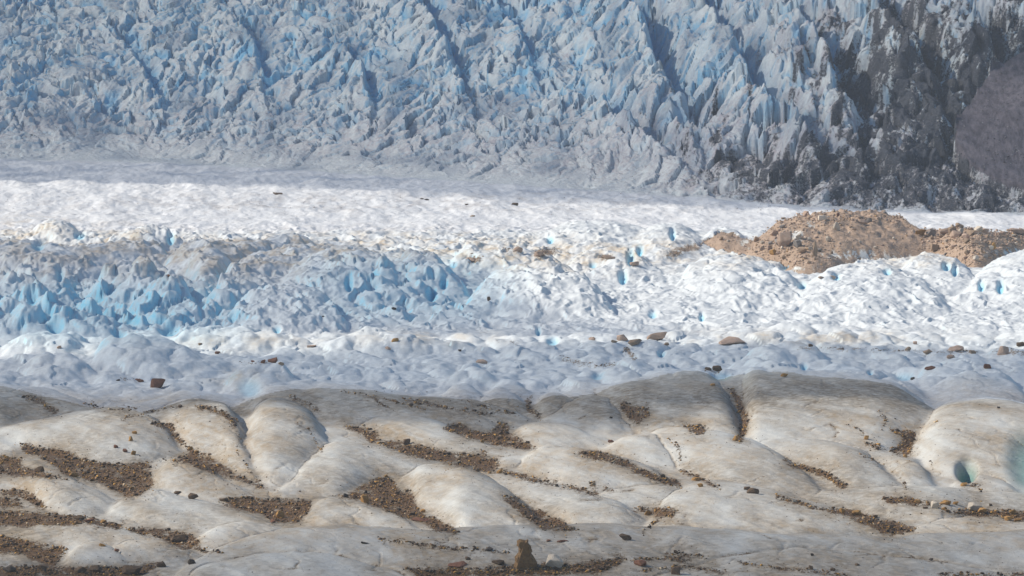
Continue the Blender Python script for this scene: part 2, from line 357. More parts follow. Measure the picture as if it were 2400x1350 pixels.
Xf = X.astype(np.float32); Yg = Y.astype(np.float32)
r1 = rB + 2
wu = U[:r1] + 9 * fbm(Xf[:r1] / 9, Yg[:r1] / 14, 3, 3)
wv = V[:r1] + 3.0 * fbm(Xf[:r1] / 8, Yg[:r1] / 16, 3, 9)
Hp = np.zeros((NR, NC))
Mp = np.zeros((NR, NC))
H2 = np.zeros((NR, NC))
for i, (c, b) in enumerate(HUMPS):
    ylo = min(p[1] for p in c) - 60; yhi = max(p[1] for p in b) + 40
    rows = np.where((V[:r1].max(1) > ylo) & (V[:r1].min(1) < yhi))[0]
    a, z = rows[0], rows[-1] + 1
    al = 0.345 if yhi > 1000 else 0.52
    if len(c) > 12: al = 0.38
    if c[0][0] == 556: al = 0.28
    if yhi < 820 and c[0][0] > 1200: al = 0.36
    hh_ = hump_h(wu[a:z], wv[a:z], c, b, al)
    H2[a:z] = np.maximum(H2[a:z], np.minimum(Hp[a:z], hh_)); Hp[a:z] = np.maximum(Hp[a:z], hh_)
seam = np.exp(-((Hp - H2) / 1.6) ** 2) * sstep(1.5, 5.0, Hp)
for c, b in MOUND:
    Mp[:r1] = np.maximum(Mp[:r1], hump_h(wu, wv, c, b, 0.62))
Hp[:rA] = blur1(blur1(Hp[:rA], 1.3, 0), 2.4, 1)
Hp[rA - 8:rB] = blur2(Hp[rA - 8:rB], 1.3)
mound_d = (Mp > 1.5)
Mp += Mp * 0.17 * np.concatenate([fbm(Xf[:r1] / 3.5, Yg[:r1] / 5, 4, 77), np.zeros((NR - r1, NC))])
Hp = np.maximum(Hp, Mp)
Z = Hp * M

# rolling and broken relief on top
Vr = V[:r1]; Ur = U[:r1]; xr = Xf[:r1]; yr = Yg[:r1]
fore = sstep(905, 945, Vr)
melt = sstep(770, 800, Vr) * (1 - fore)
brk = sstep(500, 570, Vr) * (1 - sstep(770, 800, Vr))
snow = (1 - sstep(500, 570, Vr))
nz = np.zeros_like(Vr)
nz += fore * (0.34 * fbm((xr + 0.3 * yr) / 12, (yr - 0.3 * xr) / 26, 3, 21) + 0.16 * ridged((xr + 0.45 * yr) / 4.5, yr / 30, 3, 23) + 0.05 * fbm(xr / 2.0, yr / 4, 3, 22))
cr_w = (xr + 0.33 * yr) / 7.5 + 0.35 * fbm(xr / 5, yr / 12, 3, 24)
crk = np.clip(1 - np.abs(perlin(cr_w, yr / 34, 25)) * 16, 0, 1) * sstep(-0.05, 0.3, fbm(xr / 9, yr / 30, 2, 26)) * fore
cr_v = (yr - 0.9 * xr) / 16 + 0.35 * fbm(xr / 6, yr / 12, 3, 27)
crk = np.maximum(crk, 0.9 * np.clip(1 - np.abs(perlin(cr_v, (xr + 0.3 * yr) / 22, 28)) * 12, 0, 1) * sstep(0.05, 0.35, fbm(xr / 10, yr / 24, 2, 29)) * fore)
nz -= fore * (0.22 * seam[:r1] + 0.13 * crk)
nz -= fore * 0.35 * samp_halo(U[:r1], V[:r1] - Hp[:r1])
wx = xr + 2.2 * fbm(xr / 8, yr / 8, 2, 30) + 0.25 * yr * 0.5
wy = yr + 3.0 * fbm(xr / 9, yr / 9, 2, 31)
f1, f2, rid, ox, oy = worley(wx / 5.5, wy / 11.0, 40)
lump = np.clip(1 - f1 * f1 * 1.6, 0, 1) * (0.5 + rid)
nz += melt * (0.85 * lump + 0.75 * fbm(xr / 6, yr / 12, 3, 41) + 0.16 * fbm(xr / 2.2, yr / 4, 3, 42))
rg = ridged(wx / 7.5, wy / 15, 4, 50)
f1b, f2b, ridb, oxb, oyb = worley(wx / 3.0 + 0.35 * fbm(xr / 2, yr / 3, 2, 57), wy / 7.0, 55)
rough = 0.75 + 0.6 * fbm(Ur / 420, Vr / 90, 2, 58) + 0.45 * sstep(760, 300, Ur) * sstep(640, 700, Vr)
rough = np.clip(rough, 0.35, 1.6)
grain = ridged((xr * 0.8 + yr * 0.22) / 5.5 + 0.5 * fbm(xr / 6, yr / 10, 2, 63), (yr - xr * 1.2) / 26, 3, 64)
leftj = np.clip(np.exp(-((Ur - 230) / 330) ** 4) * sstep(640, 690, Vr) + 0.8 * np.exp(-((Ur - 960) / 170) ** 4 - ((Vr - 700) / 60) ** 4), 0, 1)
f1c, f2c, ridc, oxc, oyc = worley(wx / 5.0, wy / 9.0, 155)
spike = (1 - f1b) * 1.7 * (0.35 + ridb) + 0.9 * oxb * (ridb - 0.2)
softr = sstep(1250, 1650, Ur) * 0.55
nz += brk * (1 - softr) * (rough * (1.5 * (rg - 0.55) + 0.33 * spike + 0.10 * fbm(xr / 2.0, yr / 4, 3, 59)) + 1.5 * (grain - 0.6))
nz += brk * leftj * (2.6 * np.clip(1 - f1c * 1.25, -0.2, 1) * (0.4 + ridc) + 1.0 * oxc * (ridc - 0.1))
nz += brk * softr * (0.9 * np.clip(1 - f1c * f1c * 1.5, 0, 1) * (0.3 + ridc) + 0.9 * grain + 0.35 * fbm(xr / 2.5, yr / 5, 3, 66))
nz += snow * (1.1 * fbm((xr + 0.08 * yr) / 13, yr / 40, 4, 61) + 0.34 * ridged(wx / 4, wy / 12, 3, 62) + 0.05 * fbm(xr / 1.8, yr / 9, 2, 67))
Z[:r1] += nz * (1 - 0.75 * mound_d[:r1]) * np.minimum(1, 0.35 + 1.0)
crev3 = brk * np.clip(f1b * 1.2 - 0.45, 0, 1)

# ------------------------------------------------------------------ icefall
sr = s_[rB - 40:]; xi_ = Xf[rB - 40:]; yi_ = Yg[rB - 40:]; ui = U[rB - 40:]
sp = np.maximum(sr, 0)
z0 = 0.40 * (np.sqrt(sp ** 2 + 26.0 ** 2) - 26.0)
# photo row of the smooth base slope, for placing features
v0 = Y2v(Y[rB - 40:], z0)
zi = z0.copy()
right = sstep(1150, 1900, ui)
far_r = sstep(1750, 2300, ui)
ramp = sstep(-2, 62, sr + 7 * fbm(xi_ / 16, yi_ / 16, 2, 74)) ** 0.9 + 0.10 * sstep(-3, 6, sr)
ramp = np.minimum(ramp, 1)
ramp = np.maximum(ramp, right * sstep(-3, 14, sr) * 0.8)
wx = xi_ + 3.4 * fbm(xi_ / 9, yi_ / 12, 4, 70) + 9 * fbm(xi_ / 45, yi_ / 60, 2, 72)
wy = yi_ + 5.0 * fbm(xi_ / 10, yi_ / 14, 4, 71) + 14 * fbm(xi_ / 50, yi_ / 60, 2, 73)
skew = 0.42
yo = wy - 1300.0
def blocks(cx, cy, s, tilt, cw, jit=0.95):
    f1, f2, rid, ox, oy = worley((wx + skew * yo) / cx, (yo - 0.15 * wx) / cy, s, jit)
    a = _h((rid * 9999).astype(np.int64), (rid * 777).astype(np.int64), s + 5) * 2 - 1
    b = _h((rid * 8888).astype(np.int64), (rid * 555).astype(np.int64), s + 6) * 2 - 1
    gap = np.clip((f2 - f1) / cw, 0, 1)
    return (rid - 0.5) + tilt * (a * ox + b * oy) * 2 + 0.55 * (0.55 - f1), gap
b1, g1 = blocks(3.9, 5.4, 80, 0.95, 0.13)
b2, g2 = blocks(9.5, 14.0, 90, 0.75, 0.07)
b3, g3 = blocks(1.9, 3.2, 100, 0.8, 0.2)
rgi = ridged(wx / 16, wy / 26, 4, 110)
amp = 0.55 + 0.45 * sstep(20, 60, sr)
sel = np.clip(fbm(xi_ / 5, yi_ / 9, 2, 120) * 2.2 + 0.25, 0, 1)
cre = (1 - g1) * sel
cre2 = (1 - g2) * np.clip(fbm(xi_ / 9, yi_ / 12, 2, 124) * 2.0 + 0.45, 0, 1)
lc = np.clip(1 - np.abs(perlin((xi_ + 0.55 * yi_) / 15 + 0.6 * fbm(xi_ / 12, yi_ / 14, 2, 127), (yi_ - 0.2 * xi_) / 60, 128)) * 9, 0, 1) * sstep(0.0, 0.25, fbm(xi_ / 20, yi_ / 20, 2, 129) + 0.1)
b4, g4 = blocks(6.2, 8.5, 105, 0.85, 0.09)
pm_ = sstep(-0.25, 0.35, fbm(xi_ / 22, yi_ / 30, 2, 126) + 0.35 * right)
cre = np.where(pm_ > 0.5, (1 - g4) * sel, cre * sstep(0.6, 0.3, pm_))
hi = amp * ((1.9 * b1 * (1 - pm_) + 2.5 * b4 * pm_) * (1 - 0.3 * right) + (0.35 + 0.35 * (1 - sstep(20, 50, sr))) * b3 - 1.6 * cre - 2.2 * cre2 - 2.0 * lc)
hi *= 0.78 + 0.22 * right
hi += (1.3 + 1.9 * right) * b2
hi += (1.6 + 3.2 * right) * (rgi - 0.6)
hi += (0.25 + right * 0.4) * fbm((xi_ + 0.5 * yi_) / 2.8, yi_ / 6.0, 4, 121) + 0.08 * fbm(xi_ / 1.3, yi_ / 2.2, 2, 122)

RIDGES = [  # crest lines down the icefall: height m, left width, right width (photo px)
 ([(1395,-60),(1450,40),(1500,110),(1520,190),(1590,262)], 7.5, 150, 40),
 ([(1580,-40),(1640,50),(1680,120),(1720,175),(1780,250)], 6.5, 110, 34),
 ([(1790,-20),(1850,85),(1890,130),(1930,190),(1985,300)], 8.0, 130, 42),
 ([(1960,-40),(2050,65),(2110,120),(2170,200)], 7.0, 100, 40),
 ([(960,-20),(1000,60),(1030,120),(1070,185)], 4.5, 100, 26),
 ([(1340,235),(1400,270),(1460,320),(1540,372),(1640,440)], 4.0, 90, 28),
 ([(1690,225),(1790,262),(1850,300),(1910,380)], 4.5, 70, 28),
 ([(800,120),(840,180),(860,250)], 3.5, 60, 22),
 ([(1180,30),(1210,90),(1240,160)], 3.2, 70, 22),
 ([(1560,280),(1600,340),(1640,380)], 3.2, 60, 22),
 ([(2170,-30),(2260,60),(2300,130),(2330,180)], 6.5, 90, 40),
 ([(300,120),(340,190),(370,250)], 2.5, 60, 22),
 ([(560,60),(590,130),(610,200)], 2.5, 60, 22),
]
dug = np.zeros_like(zi)
wob = 16 * fbm(xi_ / 6, yi_ / 8, 3, 130)
for pts, hh, wl, wr in RIDGES:
    d, sg, t = near_line(pts, ui + wob, v0 + wob * 0.5)
    env = np.sin(np.clip(t, 0.06, 0.94) * np.pi) ** 0.5
    left = np.clip(1 - d / wl, 0, 1) ** 1.1
    rt = 1 - 1.75 * sstep(0, wr, d) + 0.75 * sstep(wr, wr * 2.6, d)
    rt = np.where(d > wr * 2.6, 0, rt)
    k = np.where(sg > 0, rt, left)
    hi += 1.3 * hh * env * k * np.where(d > max(wl, wr * 2.6), 0, 1)
    dug = np.maximum(dug, env * np.where(sg > 0, sstep(2, wr * 0.7, d) * (1 - sstep(wr * 1.0, wr * 2.0, d)), 0))
# the smooth rock slope at the far right and the gully beside it
RS = [(2820,-160),(2500,30),(2400,130),(2330,172),(2290,225),(2240,292),(2232,350),(2270,402),(2330,436),(2400,455),(2820,470)]
d, sg, t = near_line(RS, ui + wob * 0.3, v0 + wob * 0.3)
rock = inpoly(ui + wob * 0.3, v0 + wob * 0.3, RS)
rockm = np.where(rock, sstep(0, 6, d), 0.0)
rise = 2.5 + 8.0 * sstep(0, 200, d)
hi = hi * (1 - rockm) + rockm * (rise + 0.9 * fbm((xi_ + 0.5 * yi_) / 7, yi_ / 16, 5, 140))
gul = np.where(~rock, 1 - sstep(0, 45, d), 0) * sstep(470, 380, v0) * sstep(60, 200, v0)
hi -= gul * 5.0
dug = np.maximum(dug, gul)
zi += hi * ramp
mix = sstep(-12, 8, sr)
Z[rB - 40:] = Z[rB - 40:] * (1 - mix) + mix * zi
# gentle waves between snowfield and icefall
Z[rB - 40:] += 0.35 * fbm(xi_ / 12, yi_ / 30, 3, 150) * (1 - ramp)

XS = 1200 + F * X / (Y * CP - (Z - CAM_H) * SP)
YS = Y2v(Y, Z)
PITS = [(2266,1100,21,22,2.6,1.2,905),(2412,1078,46,64,1.3,0.85,905),(400,556,9,14,1.6,1,430),(186,550,12,8,1.2,.9,430),(818,662,8,16,1.8,1,430),(1040,664,7,10,1.8,1,430),
 (1012,690,12,12,1.6,1,430),(1460,648,9,14,1.7,1,430),(1478,600,8,18,1.8,1,430),(1500,585,7,12,1.2,1,430),(1290,560,8,8,1.2,1,430),(1577,548,6,12,1.4,1,430),(2218,622,9,9,1.6,1,430),(2238,632,6,12,1.4,1,430),
 (1960,648,9,6,1.2,1,430),(2080,635,8,7,1.2,1,430),(1880,668,9,7,1.2,1,430),(395,768,20,14,2.0,1,430),(130,762,16,14,2.0,1,430),(75,692,12,18,1.6,1,430),(280,780,14,8,1.2,.9,430),(1062,618,10,7,1.0,.9,430),
 (1885,858,7,7,0.9,1,430),(2040,872,6,5,0.8,1,430),(1550,828,8,7,0.9,.9,430),(1295,797,14,9,0.9,.8,430),(1262,775,5,9,1.0,1,430),(140,640,8,16,1.4,.9,430),(90,575,14,8,1.2,.8,430),(1110,605,8,8,1.2,1,430),
 (1845,620,16,10,1.2,.8,430),(1645,742,6,8,1.0,1,430),(1530,735,9,8,1.0,.9,430),(2300,668,7,11,1.4,1,430),(2345,670,8,14,1.4,1,430),(1390,620,9,6,.8,.8,430),(300,745,12,8,1.0,.9,430),(650,770,8,8,1.0,.9,430),(545,740,8,12,1.2,.9,430),
 (585,905,26,22,0.8,.45,780),(1400,880,14,8,0.6,.6,780),(1690,880,26,10,0.5,.5,780),(2120,880,22,10,0.6,.5,780)]
pitm = np.zeros_like(Z)
for px, py, rx, ry, dp, bl, vmin in PITS:
    g = np.exp(-(((XS - px) / rx) ** 2 + ((YS - py) / ry) ** 2) ** 1.5) * (V > vmin)
    Z -= dp * g
    pitm = np.maximum(pitm, bl * g)
XS = 1200 + F * X / (Y * CP - (Z - CAM_H) * SP)
YS = Y2v(Y, Z)                                 # photo row of every vertex

# ------------------------------------------------------------------ masks: R grit, G tan stain, B clean blue ice and painted shade, A grey dust and painted shade
mask = np.zeros((NR, NC, 4), np.float32)
dZx = np.gradient(Z, axis=1) / np.gradient(X, axis=1)
dZy = np.gradient(Z, axis=0) / np.gradient(Y, axis=0)
steep = np.hypot(dZx, dZy)
inb = V > 520
mask[..., 0] = samp(grit_s, XS, YS) * (YS > 500) * inb
n1 = fbm(Xf / 16, Yg / 34, 3, 300); n2 = fbm(Xf / 5 + 0.3 * n1, Yg / 16, 3, 301); n3 = fbm(Xf / 34, Yg / 60, 2, 302)
foreA = sstep(905, 960, V)
fol = fbm((Xf + 0.35 * Yg) / 22 , (0.3 * Yg + 2.6 * Z.astype(np.float32) + 0.45 * Xf + 6 * n3) / 5.5, 4, 303)
hl = samp(halo, XS, YS)
crest = sstep(0.2, 2.2, Z) * sstep(960, 1010, YS) * 0
seam2 = seam.copy(); seam2[:r1] = np.maximum(seam2[:r1], 0.85 * crk)
sm_ = foreA * blur2(seam2, 0.7) * np.clip(0.45 + 1.0 * fbm(Xf / 3, Yg / 8, 3, 330), 0, 1)
mask[..., 0] = np.maximum(mask[..., 0], 0.62 * sm_)
mask[..., 1] = np.clip(foreA * (0.40 + 0.45 * n1 + 0.3 * n2 + 0.38 * fol + 1.2 * hl + 0.5 * sm_), 0, 1)
dirt_shade = sstep(1010, 930, YS) * 0.45 + 0.08 * sstep(1235, 1290, YS)  # crest dirt, with the shade of crest and front painted in as grey
mask[..., 3] = np.clip(foreA * (0.26 + 0.35 * n3 + 0.3 * n2 + 0.3 * fol + 1.1 * hl + dirt_shade + 0.35 * sm_), 0, 1)
# tan edges along the broken crests of the middle distance
TAN = [(60,150,540,40),(330,120,560,30),(1150,170,590,40),(1330,150,600,35),(1520,120,590,35),(600,180,590,40),(900,200,570,30),(1000,160,790,18),(560,160,800,20),(420,150,940,22),(560,100,880,20),(1750,120,600,30),(2150,150,600,30),(1900,300,790,18)]
for cx, rx, cy, ry in TAN:
    g = np.exp(-((XS - cx) / rx) ** 2 - ((YS - cy) / ry) ** 2) * (V > 430)
    mask[..., 1] += g * np.clip(0.45 + 1.0 * n2, 0, 1) * 0.85
# grey dust on the shaded left wall, shade streaks painted grey on the snowfield
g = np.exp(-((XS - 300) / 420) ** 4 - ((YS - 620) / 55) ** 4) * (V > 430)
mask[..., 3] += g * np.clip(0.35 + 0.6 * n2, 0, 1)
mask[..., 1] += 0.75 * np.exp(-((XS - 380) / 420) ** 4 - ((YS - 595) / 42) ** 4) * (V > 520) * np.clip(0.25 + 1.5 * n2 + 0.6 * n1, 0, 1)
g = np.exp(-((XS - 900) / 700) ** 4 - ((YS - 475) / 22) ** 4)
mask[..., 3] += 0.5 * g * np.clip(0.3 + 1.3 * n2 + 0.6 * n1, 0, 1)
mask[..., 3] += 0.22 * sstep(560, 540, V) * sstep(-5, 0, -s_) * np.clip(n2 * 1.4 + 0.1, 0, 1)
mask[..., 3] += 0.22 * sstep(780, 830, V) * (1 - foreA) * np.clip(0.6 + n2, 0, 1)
# blue: clean ice in clefts and on steep walls, plus painted shade
cool = np.exp(-((XS - 250) / 330) ** 4 - ((YS - 730) / 75) ** 4) + 0.8 * np.exp(-((XS - 950) / 240) ** 4 - ((YS - 680) / 80) ** 4) + 0.22 * np.exp(-((XS - 1400) / 1400) ** 4 - ((YS - 850) / 60) ** 4)
cl = np.zeros_like(V); cl[:r1] = crev3
mask[..., 2] = np.clip((0.25 + cool * (V > 430)) * sstep(0.35, 1.3, steep) * (1 - foreA) * (0.5 + 0.5 * n2) + 0.30 * cool * (V > 430) * (1 - foreA) + 0.9 * cl * sstep(0.7, 1.5, steep), 0, 1)
ic = np.zeros_like(V); ic[rB - 40:] = ramp
st = np.zeros_like(V); st[rB - 40:] = sstep(0.75, 1.9, steep[rB - 40:])
crf = np.zeros_like(V); crf[rB - 40:] = np.maximum(np.maximum(cre, cre2), 0.9 * lc)
dst = np.zeros_like(V); dst[rB - 40:] = (1 - g1) * (1 - sel) * 0.7 + (1 - g3) * 0.35
dg = np.zeros_like(V); dg[rB - 40:] = dug  # shaded ridge sides and gully, painted blue
walls = np.zeros_like(V); walls[rB - 40:] = sstep(0.25, 1.3, -dZx[rB - 40:])     # right-facing walls, their shade painted in blue
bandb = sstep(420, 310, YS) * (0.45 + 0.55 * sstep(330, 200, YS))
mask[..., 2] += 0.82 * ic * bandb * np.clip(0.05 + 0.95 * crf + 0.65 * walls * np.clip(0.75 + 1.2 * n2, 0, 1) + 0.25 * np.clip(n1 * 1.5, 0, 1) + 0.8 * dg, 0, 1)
mask[..., 2] = np.maximum(mask[..., 2], pitm)
mask[..., 3] += ic * (np.clip(0.35 + 0.6 * n2 + 0.75 * sstep(170, 370, YS + 50 * n1), 0, 1.2) * 0.62 + dst) * (1 - 0.7 * np.clip(mask[..., 2], 0, 1))
mask[..., 1] += ic * np.clip(n1 * 0.6 + 0.1 + 0.3 * sstep(1500, 1900, XS) + 0.25 * sstep(90, 0, YS) * sstep(1200, 500, XS), 0, 1) * 0.5
# dark rubble on the right flank of the icefall
DK = [(2600,-80),(2600,520),(1990,500),(1930,450),(1780,440),(1700,400),(1900,380),(2010,330),(2040,270),(1960,220),(1990,150),(2060,110),(2020,60),(2120,20),(2260,70),(2360,10),(2450,-80)]
d, sg, t = near_line(DK + [DK[0]], XS + 50 * n1 + 18 * n2, YS + 30 * n2)
ins = inpoly(XS + 50 * n1 + 18 * n2, YS + 30 * n2, DK)
sd_ = np.where(ins, d, -d)
fine = fbm(Xf / 2.2, Yg / 3.0, 4, 310)
dk = 0.92 * sstep(-130, 80, sd_) + (0.6 * fine + 0.8 * n2) * sstep(-330, -60, sd_) * sstep(420, 200, sd_) - 0.25 * sstep(0.25, 1.2, dZx) * sstep(220, 60, sd_)
dk = np.clip(dk, 0, 1) * ic * sstep(-6, 4, s_)
dusty = ic * (0.55 * sstep(-420, 40, sd_) * np.clip(0.6 + 1.3 * n2 + 0.6 * fine, 0, 1.2))
mask[..., 3] += dusty * (1 - 0.6 * dg); mask[..., 2] *= 1 - 0.6 * np.clip(dusty, 0, 1)
mask[..., 1] += 0.5 * ic * sstep(-520, -80, sd_) * np.clip(0.3 + 1.4 * n2, 0, 1) * (1 - dg)
mask[..., 0] = np.maximum(mask[..., 0], np.where(s_ > -10, dk, 0))
mask[..., 2] *= 1 - 0.8 * np.where(s_ > -10, dk * (1 - 0.8 * dg), 0)
# moraine mound
MB_ = [(1930,70,585,18,-0.9),(1866,15,556,20,-1.1),(1745,14,568,10,-1.0),(1900,12,530,14,-.8),(2010,80,598,12,-1.1),(2380,60,592,14,-1.0),(2120,50,606,7,-1.2),(1875,50,628,8,-.8)]
md = sstep(0.8, 4.0, Mp)
for cx, rx, cy, ry, a in MB_[1:]:
    md = md + a * np.exp(-((XS - cx) / rx) ** 2 - ((YS - cy) / ry) ** 2) * np.clip(0.6 + 1.6 * fbm(Xf / 1.2 + Yg / 6, Yg / 9, 3, 320), 0, 1.3)
mask[..., 0] = np.maximum(mask[..., 0], np.clip(md, 0, 1) * (Mp > 0.5))
mask = np.clip(mask, 0, 1)

# ------------------------------------------------------------------ materials
def newmat(name):
    m = bpy.data.materials.new(name); m.use_nodes = True
    t = m.node_tree; t.nodes.clear()
    return m, t
def node(t, ty, **kw):
    n = t.nodes.new(ty)
    for k, v in kw.items():
        if k.startswith('i_'):
            n.inputs[k[2:].replace('_', ' ')].default_value = v
        else: setattr(n, k, v)
    return n
def noise(t, vec, scale, detail=4, rough=0.55, dist=0.0):
    n = node(t, 'ShaderNodeTexNoise'); n.inputs['Scale'].default_value = scale
    n.inputs['Detail'].default_value = detail; n.inputs['Roughness'].default_value = rough; n.inputs['Distortion'].default_value = dist
    t.links.new(vec, n.inputs['Vector']); return n.outputs[0]
def mmath(t, op, a, b=None, c=None, clamp=False):
    n = node(t, 'ShaderNodeMath', operation=op, use_clamp=clamp)
    for i, v in enumerate((a, b, c)):
        if v is None: continue
        if isinstance(v, (int, float)): n.inputs[i].default_value = v
        else: t.links.new(v, n.inputs[i])
    return n.outputs[0]
def mixc(t, f, a, b):
    n = node(t, 'ShaderNodeMix', data_type='RGBA')
    for s, v in ((0, f), (6, a), (7, b)):
        if isinstance(v, (int, float)): n.inputs[s].default_value = v
        elif isinstance(v, tuple): n.inputs[s].default_value = (*v, 1) if len(v) == 3 else v
        else: t.links.new(v, n.inputs[s])
    return n.outputs[2]
def mrange(t, v, a, b, c=0.0, d=1.0):
    n = node(t, 'ShaderNodeMapRange'); t.links.new(v, n.inputs[0])
    for i, q in enumerate((a, b, c, d)): n.inputs[i + 1].default_value = q
    return n.outputs[0]
def mapped(t, co, sc, rot=(0, 0, 0)):
    n = node(t, 'ShaderNodeMapping'); n.inputs['Scale'].default_value = sc; n.inputs['Rotation'].default_value = rot
    t.links.new(co, n.inputs[0]); return n.outputs[0]

def ice_mat(name, clean, tan, grey, blue, grit_a, grit_b, bump=0.25, spot=0.5, grit_sc=4.0, spec=0.25, bdist=0.25, rot=0.25):
    m, t = newmat(name)
    co = node(t, 'ShaderNodeTexCoord').outputs['Object']
    at = node(t, 'ShaderNodeAttribute', attribute_name='masks')
    sep = node(t, 'ShaderNodeSeparateColor'); t.links.new(at.outputs['Color'], sep.inputs[0])
    G, T, B, A = sep.outputs[0], sep.outputs[1], sep.outputs[2], at.outputs['Alpha']
    st = mapped(t, co, (0.12, 0.055, 0.5), (0, 0, rot))
    streak = noise(t, st, 3.2, 6, 0.62, 1.2)
    medium = noise(t, co, 0.9, 6, 0.62, 0.4)
    fine = noise(t, co, 5.5, 5, 0.7)
    c = mixc(t, mrange(t, medium, 0.3, 0.7), clean, tuple(x * 0.88 for x in clean))
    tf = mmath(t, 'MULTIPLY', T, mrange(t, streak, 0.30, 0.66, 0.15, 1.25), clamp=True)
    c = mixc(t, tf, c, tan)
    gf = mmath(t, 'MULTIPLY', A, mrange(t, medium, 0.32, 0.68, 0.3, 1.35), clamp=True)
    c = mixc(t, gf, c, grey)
    bf = mmath(t, 'MULTIPLY', B, mrange(t, streak, 0.3, 0.7, 0.75, 1.2), clamp=True)
    c = mixc(t, bf, c, blue)
    # scattered specks of dirt
    sp_ = mrange(t, noise(t, co, 3.4, 4, 0.8), 0.60, 0.68)
    sf = mmath(t, 'MULTIPLY', sp_, mmath(t, 'MULTIPLY', mmath(t, 'ADD', T, A, clamp=True), spot), clamp=True)
    c = mixc(t, sf, c, tuple(x * 0.5 for x in grey))
    # grit
    gcol = mixc(t, mrange(t, noise(t, co, grit_sc, 5, 0.8), 0.38, 0.62), grit_a, grit_b)
    edge = mmath(t, 'ADD', G, mmath(t, 'MULTIPLY', mmath(t, 'SUBTRACT', noise(t, mapped(t, co, (1, 0.5, 1)), 1.3, 9, 0.85), 0.5), 3.6))
    gm = mrange(t, edge, 0.40, 0.54)
    gm = mmath(t, 'MULTIPLY', gm, mrange(t, G, 0.08, 0.2))
    c = mixc(t, gm, c, gcol)
    bs = node(t, 'ShaderNodeBsdfPrincipled')
    t.links.new(c, bs.inputs['Base Color'])
    bs.inputs['Roughness'].default_value = 0.62
    bs.inputs['Specular IOR Level'].default_value = spec
    hsum = mmath(t, 'ADD', mmath(t, 'MULTIPLY', medium, 0.8), mmath(t, 'MULTIPLY', fine, 0.28))
    gr = mmath(t, 'MULTIPLY', gm, mmath(t, 'MULTIPLY', noise(t, co, grit_sc * 0.8, 5, 0.8), 1.2))
    hsum = mmath(t, 'ADD', hsum, gr)
    bp = node(t, 'ShaderNodeBump'); bp.inputs['Strength'].default_value = bump; bp.inputs['Distance'].default_value = bdist
    t.links.new(hsum, bp.inputs['Height']); t.links.new(bp.outputs[0], bs.inputs['Normal'])
    o = node(t, 'ShaderNodeOutputMaterial'); t.links.new(bs.outputs[0], o.inputs[0])
    return m
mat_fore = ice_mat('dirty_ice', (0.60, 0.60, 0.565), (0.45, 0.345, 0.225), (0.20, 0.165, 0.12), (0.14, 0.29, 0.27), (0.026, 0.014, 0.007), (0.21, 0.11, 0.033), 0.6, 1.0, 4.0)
mat_mid = ice_mat('broken_ice', (0.75, 0.785, 0.80), (0.64, 0.53, 0.39), (0.42, 0.40, 0.38), (0.26, 0.62, 0.80), (0.18, 0.125, 0.085), (0.40, 0.29, 0.20), 0.4, 0.4, 3.0, bdist=0.4)
mat_snow = ice_mat('weathered_snow', (0.84, 0.855, 0.87), (0.70, 0.62, 0.52), (0.48, 0.45, 0.43), (0.35, 0.62, 0.80), (0.12, 0.09, 0.065), (0.32, 0.24, 0.17), 0.6, 0.5, 3.0, bdist=0.5)
mat_fall = ice_mat('icefall_ice', (0.79, 0.83, 0.82), (0.70, 0.63, 0.53), (0.49, 0.435, 0.455), (0.17, 0.50, 0.76), (0.045, 0.053, 0.072), (0.14, 0.145, 0.165), 0.7, 0.9, 1.8, bdist=0.8)
mat_mound = ice_mat('moraine_earth', (0.78, 0.78, 0.74), (0.5, 0.38, 0.26), (0.42, 0.36, 0.3), (0.28, 0.6, 0.8), (0.33, 0.225, 0.145), (0.54, 0.40, 0.30), 0.6, 0.5, 1.6, bdist=0.4)

def rock_slope_mat():
    m, t = newmat('scree_rock')
    co = node(t, 'ShaderNodeTexCoord').outputs['Object']
    a = noise(t, mapped(t, co, (0.5, 0.12, 0.12), (0, 0.4, 0)), 1.6, 8, 0.7)
    b = noise(t, co, 2.2, 6, 0.8)
    big = noise(t, mapped(t, co, (1, 0.25, 0.6), (0, 0, 0.5)), 0.16, 5, 0.6)
    c = mixc(t, mrange(t, a, 0.38, 0.62), (0.070, 0.060, 0.078), (0.19, 0.165, 0.19))
    c = mixc(t, mrange(t, big, 0.40, 0.6), c, mixc(t, mrange(t, a, 0.4, 0.6), (0.11, 0.095, 0.115), (0.24, 0.21, 0.235)))
    c = mixc(t, mrange(t, b, 0.6, 0.7), c, (0.22, 0.19, 0.18))
    c = mixc(t, mrange(t, b, 0.42, 0.34), c, (0.04, 0.035, 0.035))
    bs = node(t, 'ShaderNodeBsdfPrincipled'); t.links.new(c, bs.inputs['Base Color']); bs.inputs['Roughness'].default_value = 0.9
    bp = node(t, 'ShaderNodeBump'); bp.inputs['Strength'].default_value = 0.8; bp.inputs['Distance'].default_value = 0.8
    t.links.new(mmath(t, 'ADD', a, b), bp.inputs['Height']); t.links.new(bp.outputs[0], bs.inputs['Normal'])
    o = node(t, 'ShaderNodeOutputMaterial'); t.links.new(bs.outputs[0], o.inputs[0])
    return m
mat_rockslope = rock_slope_mat()

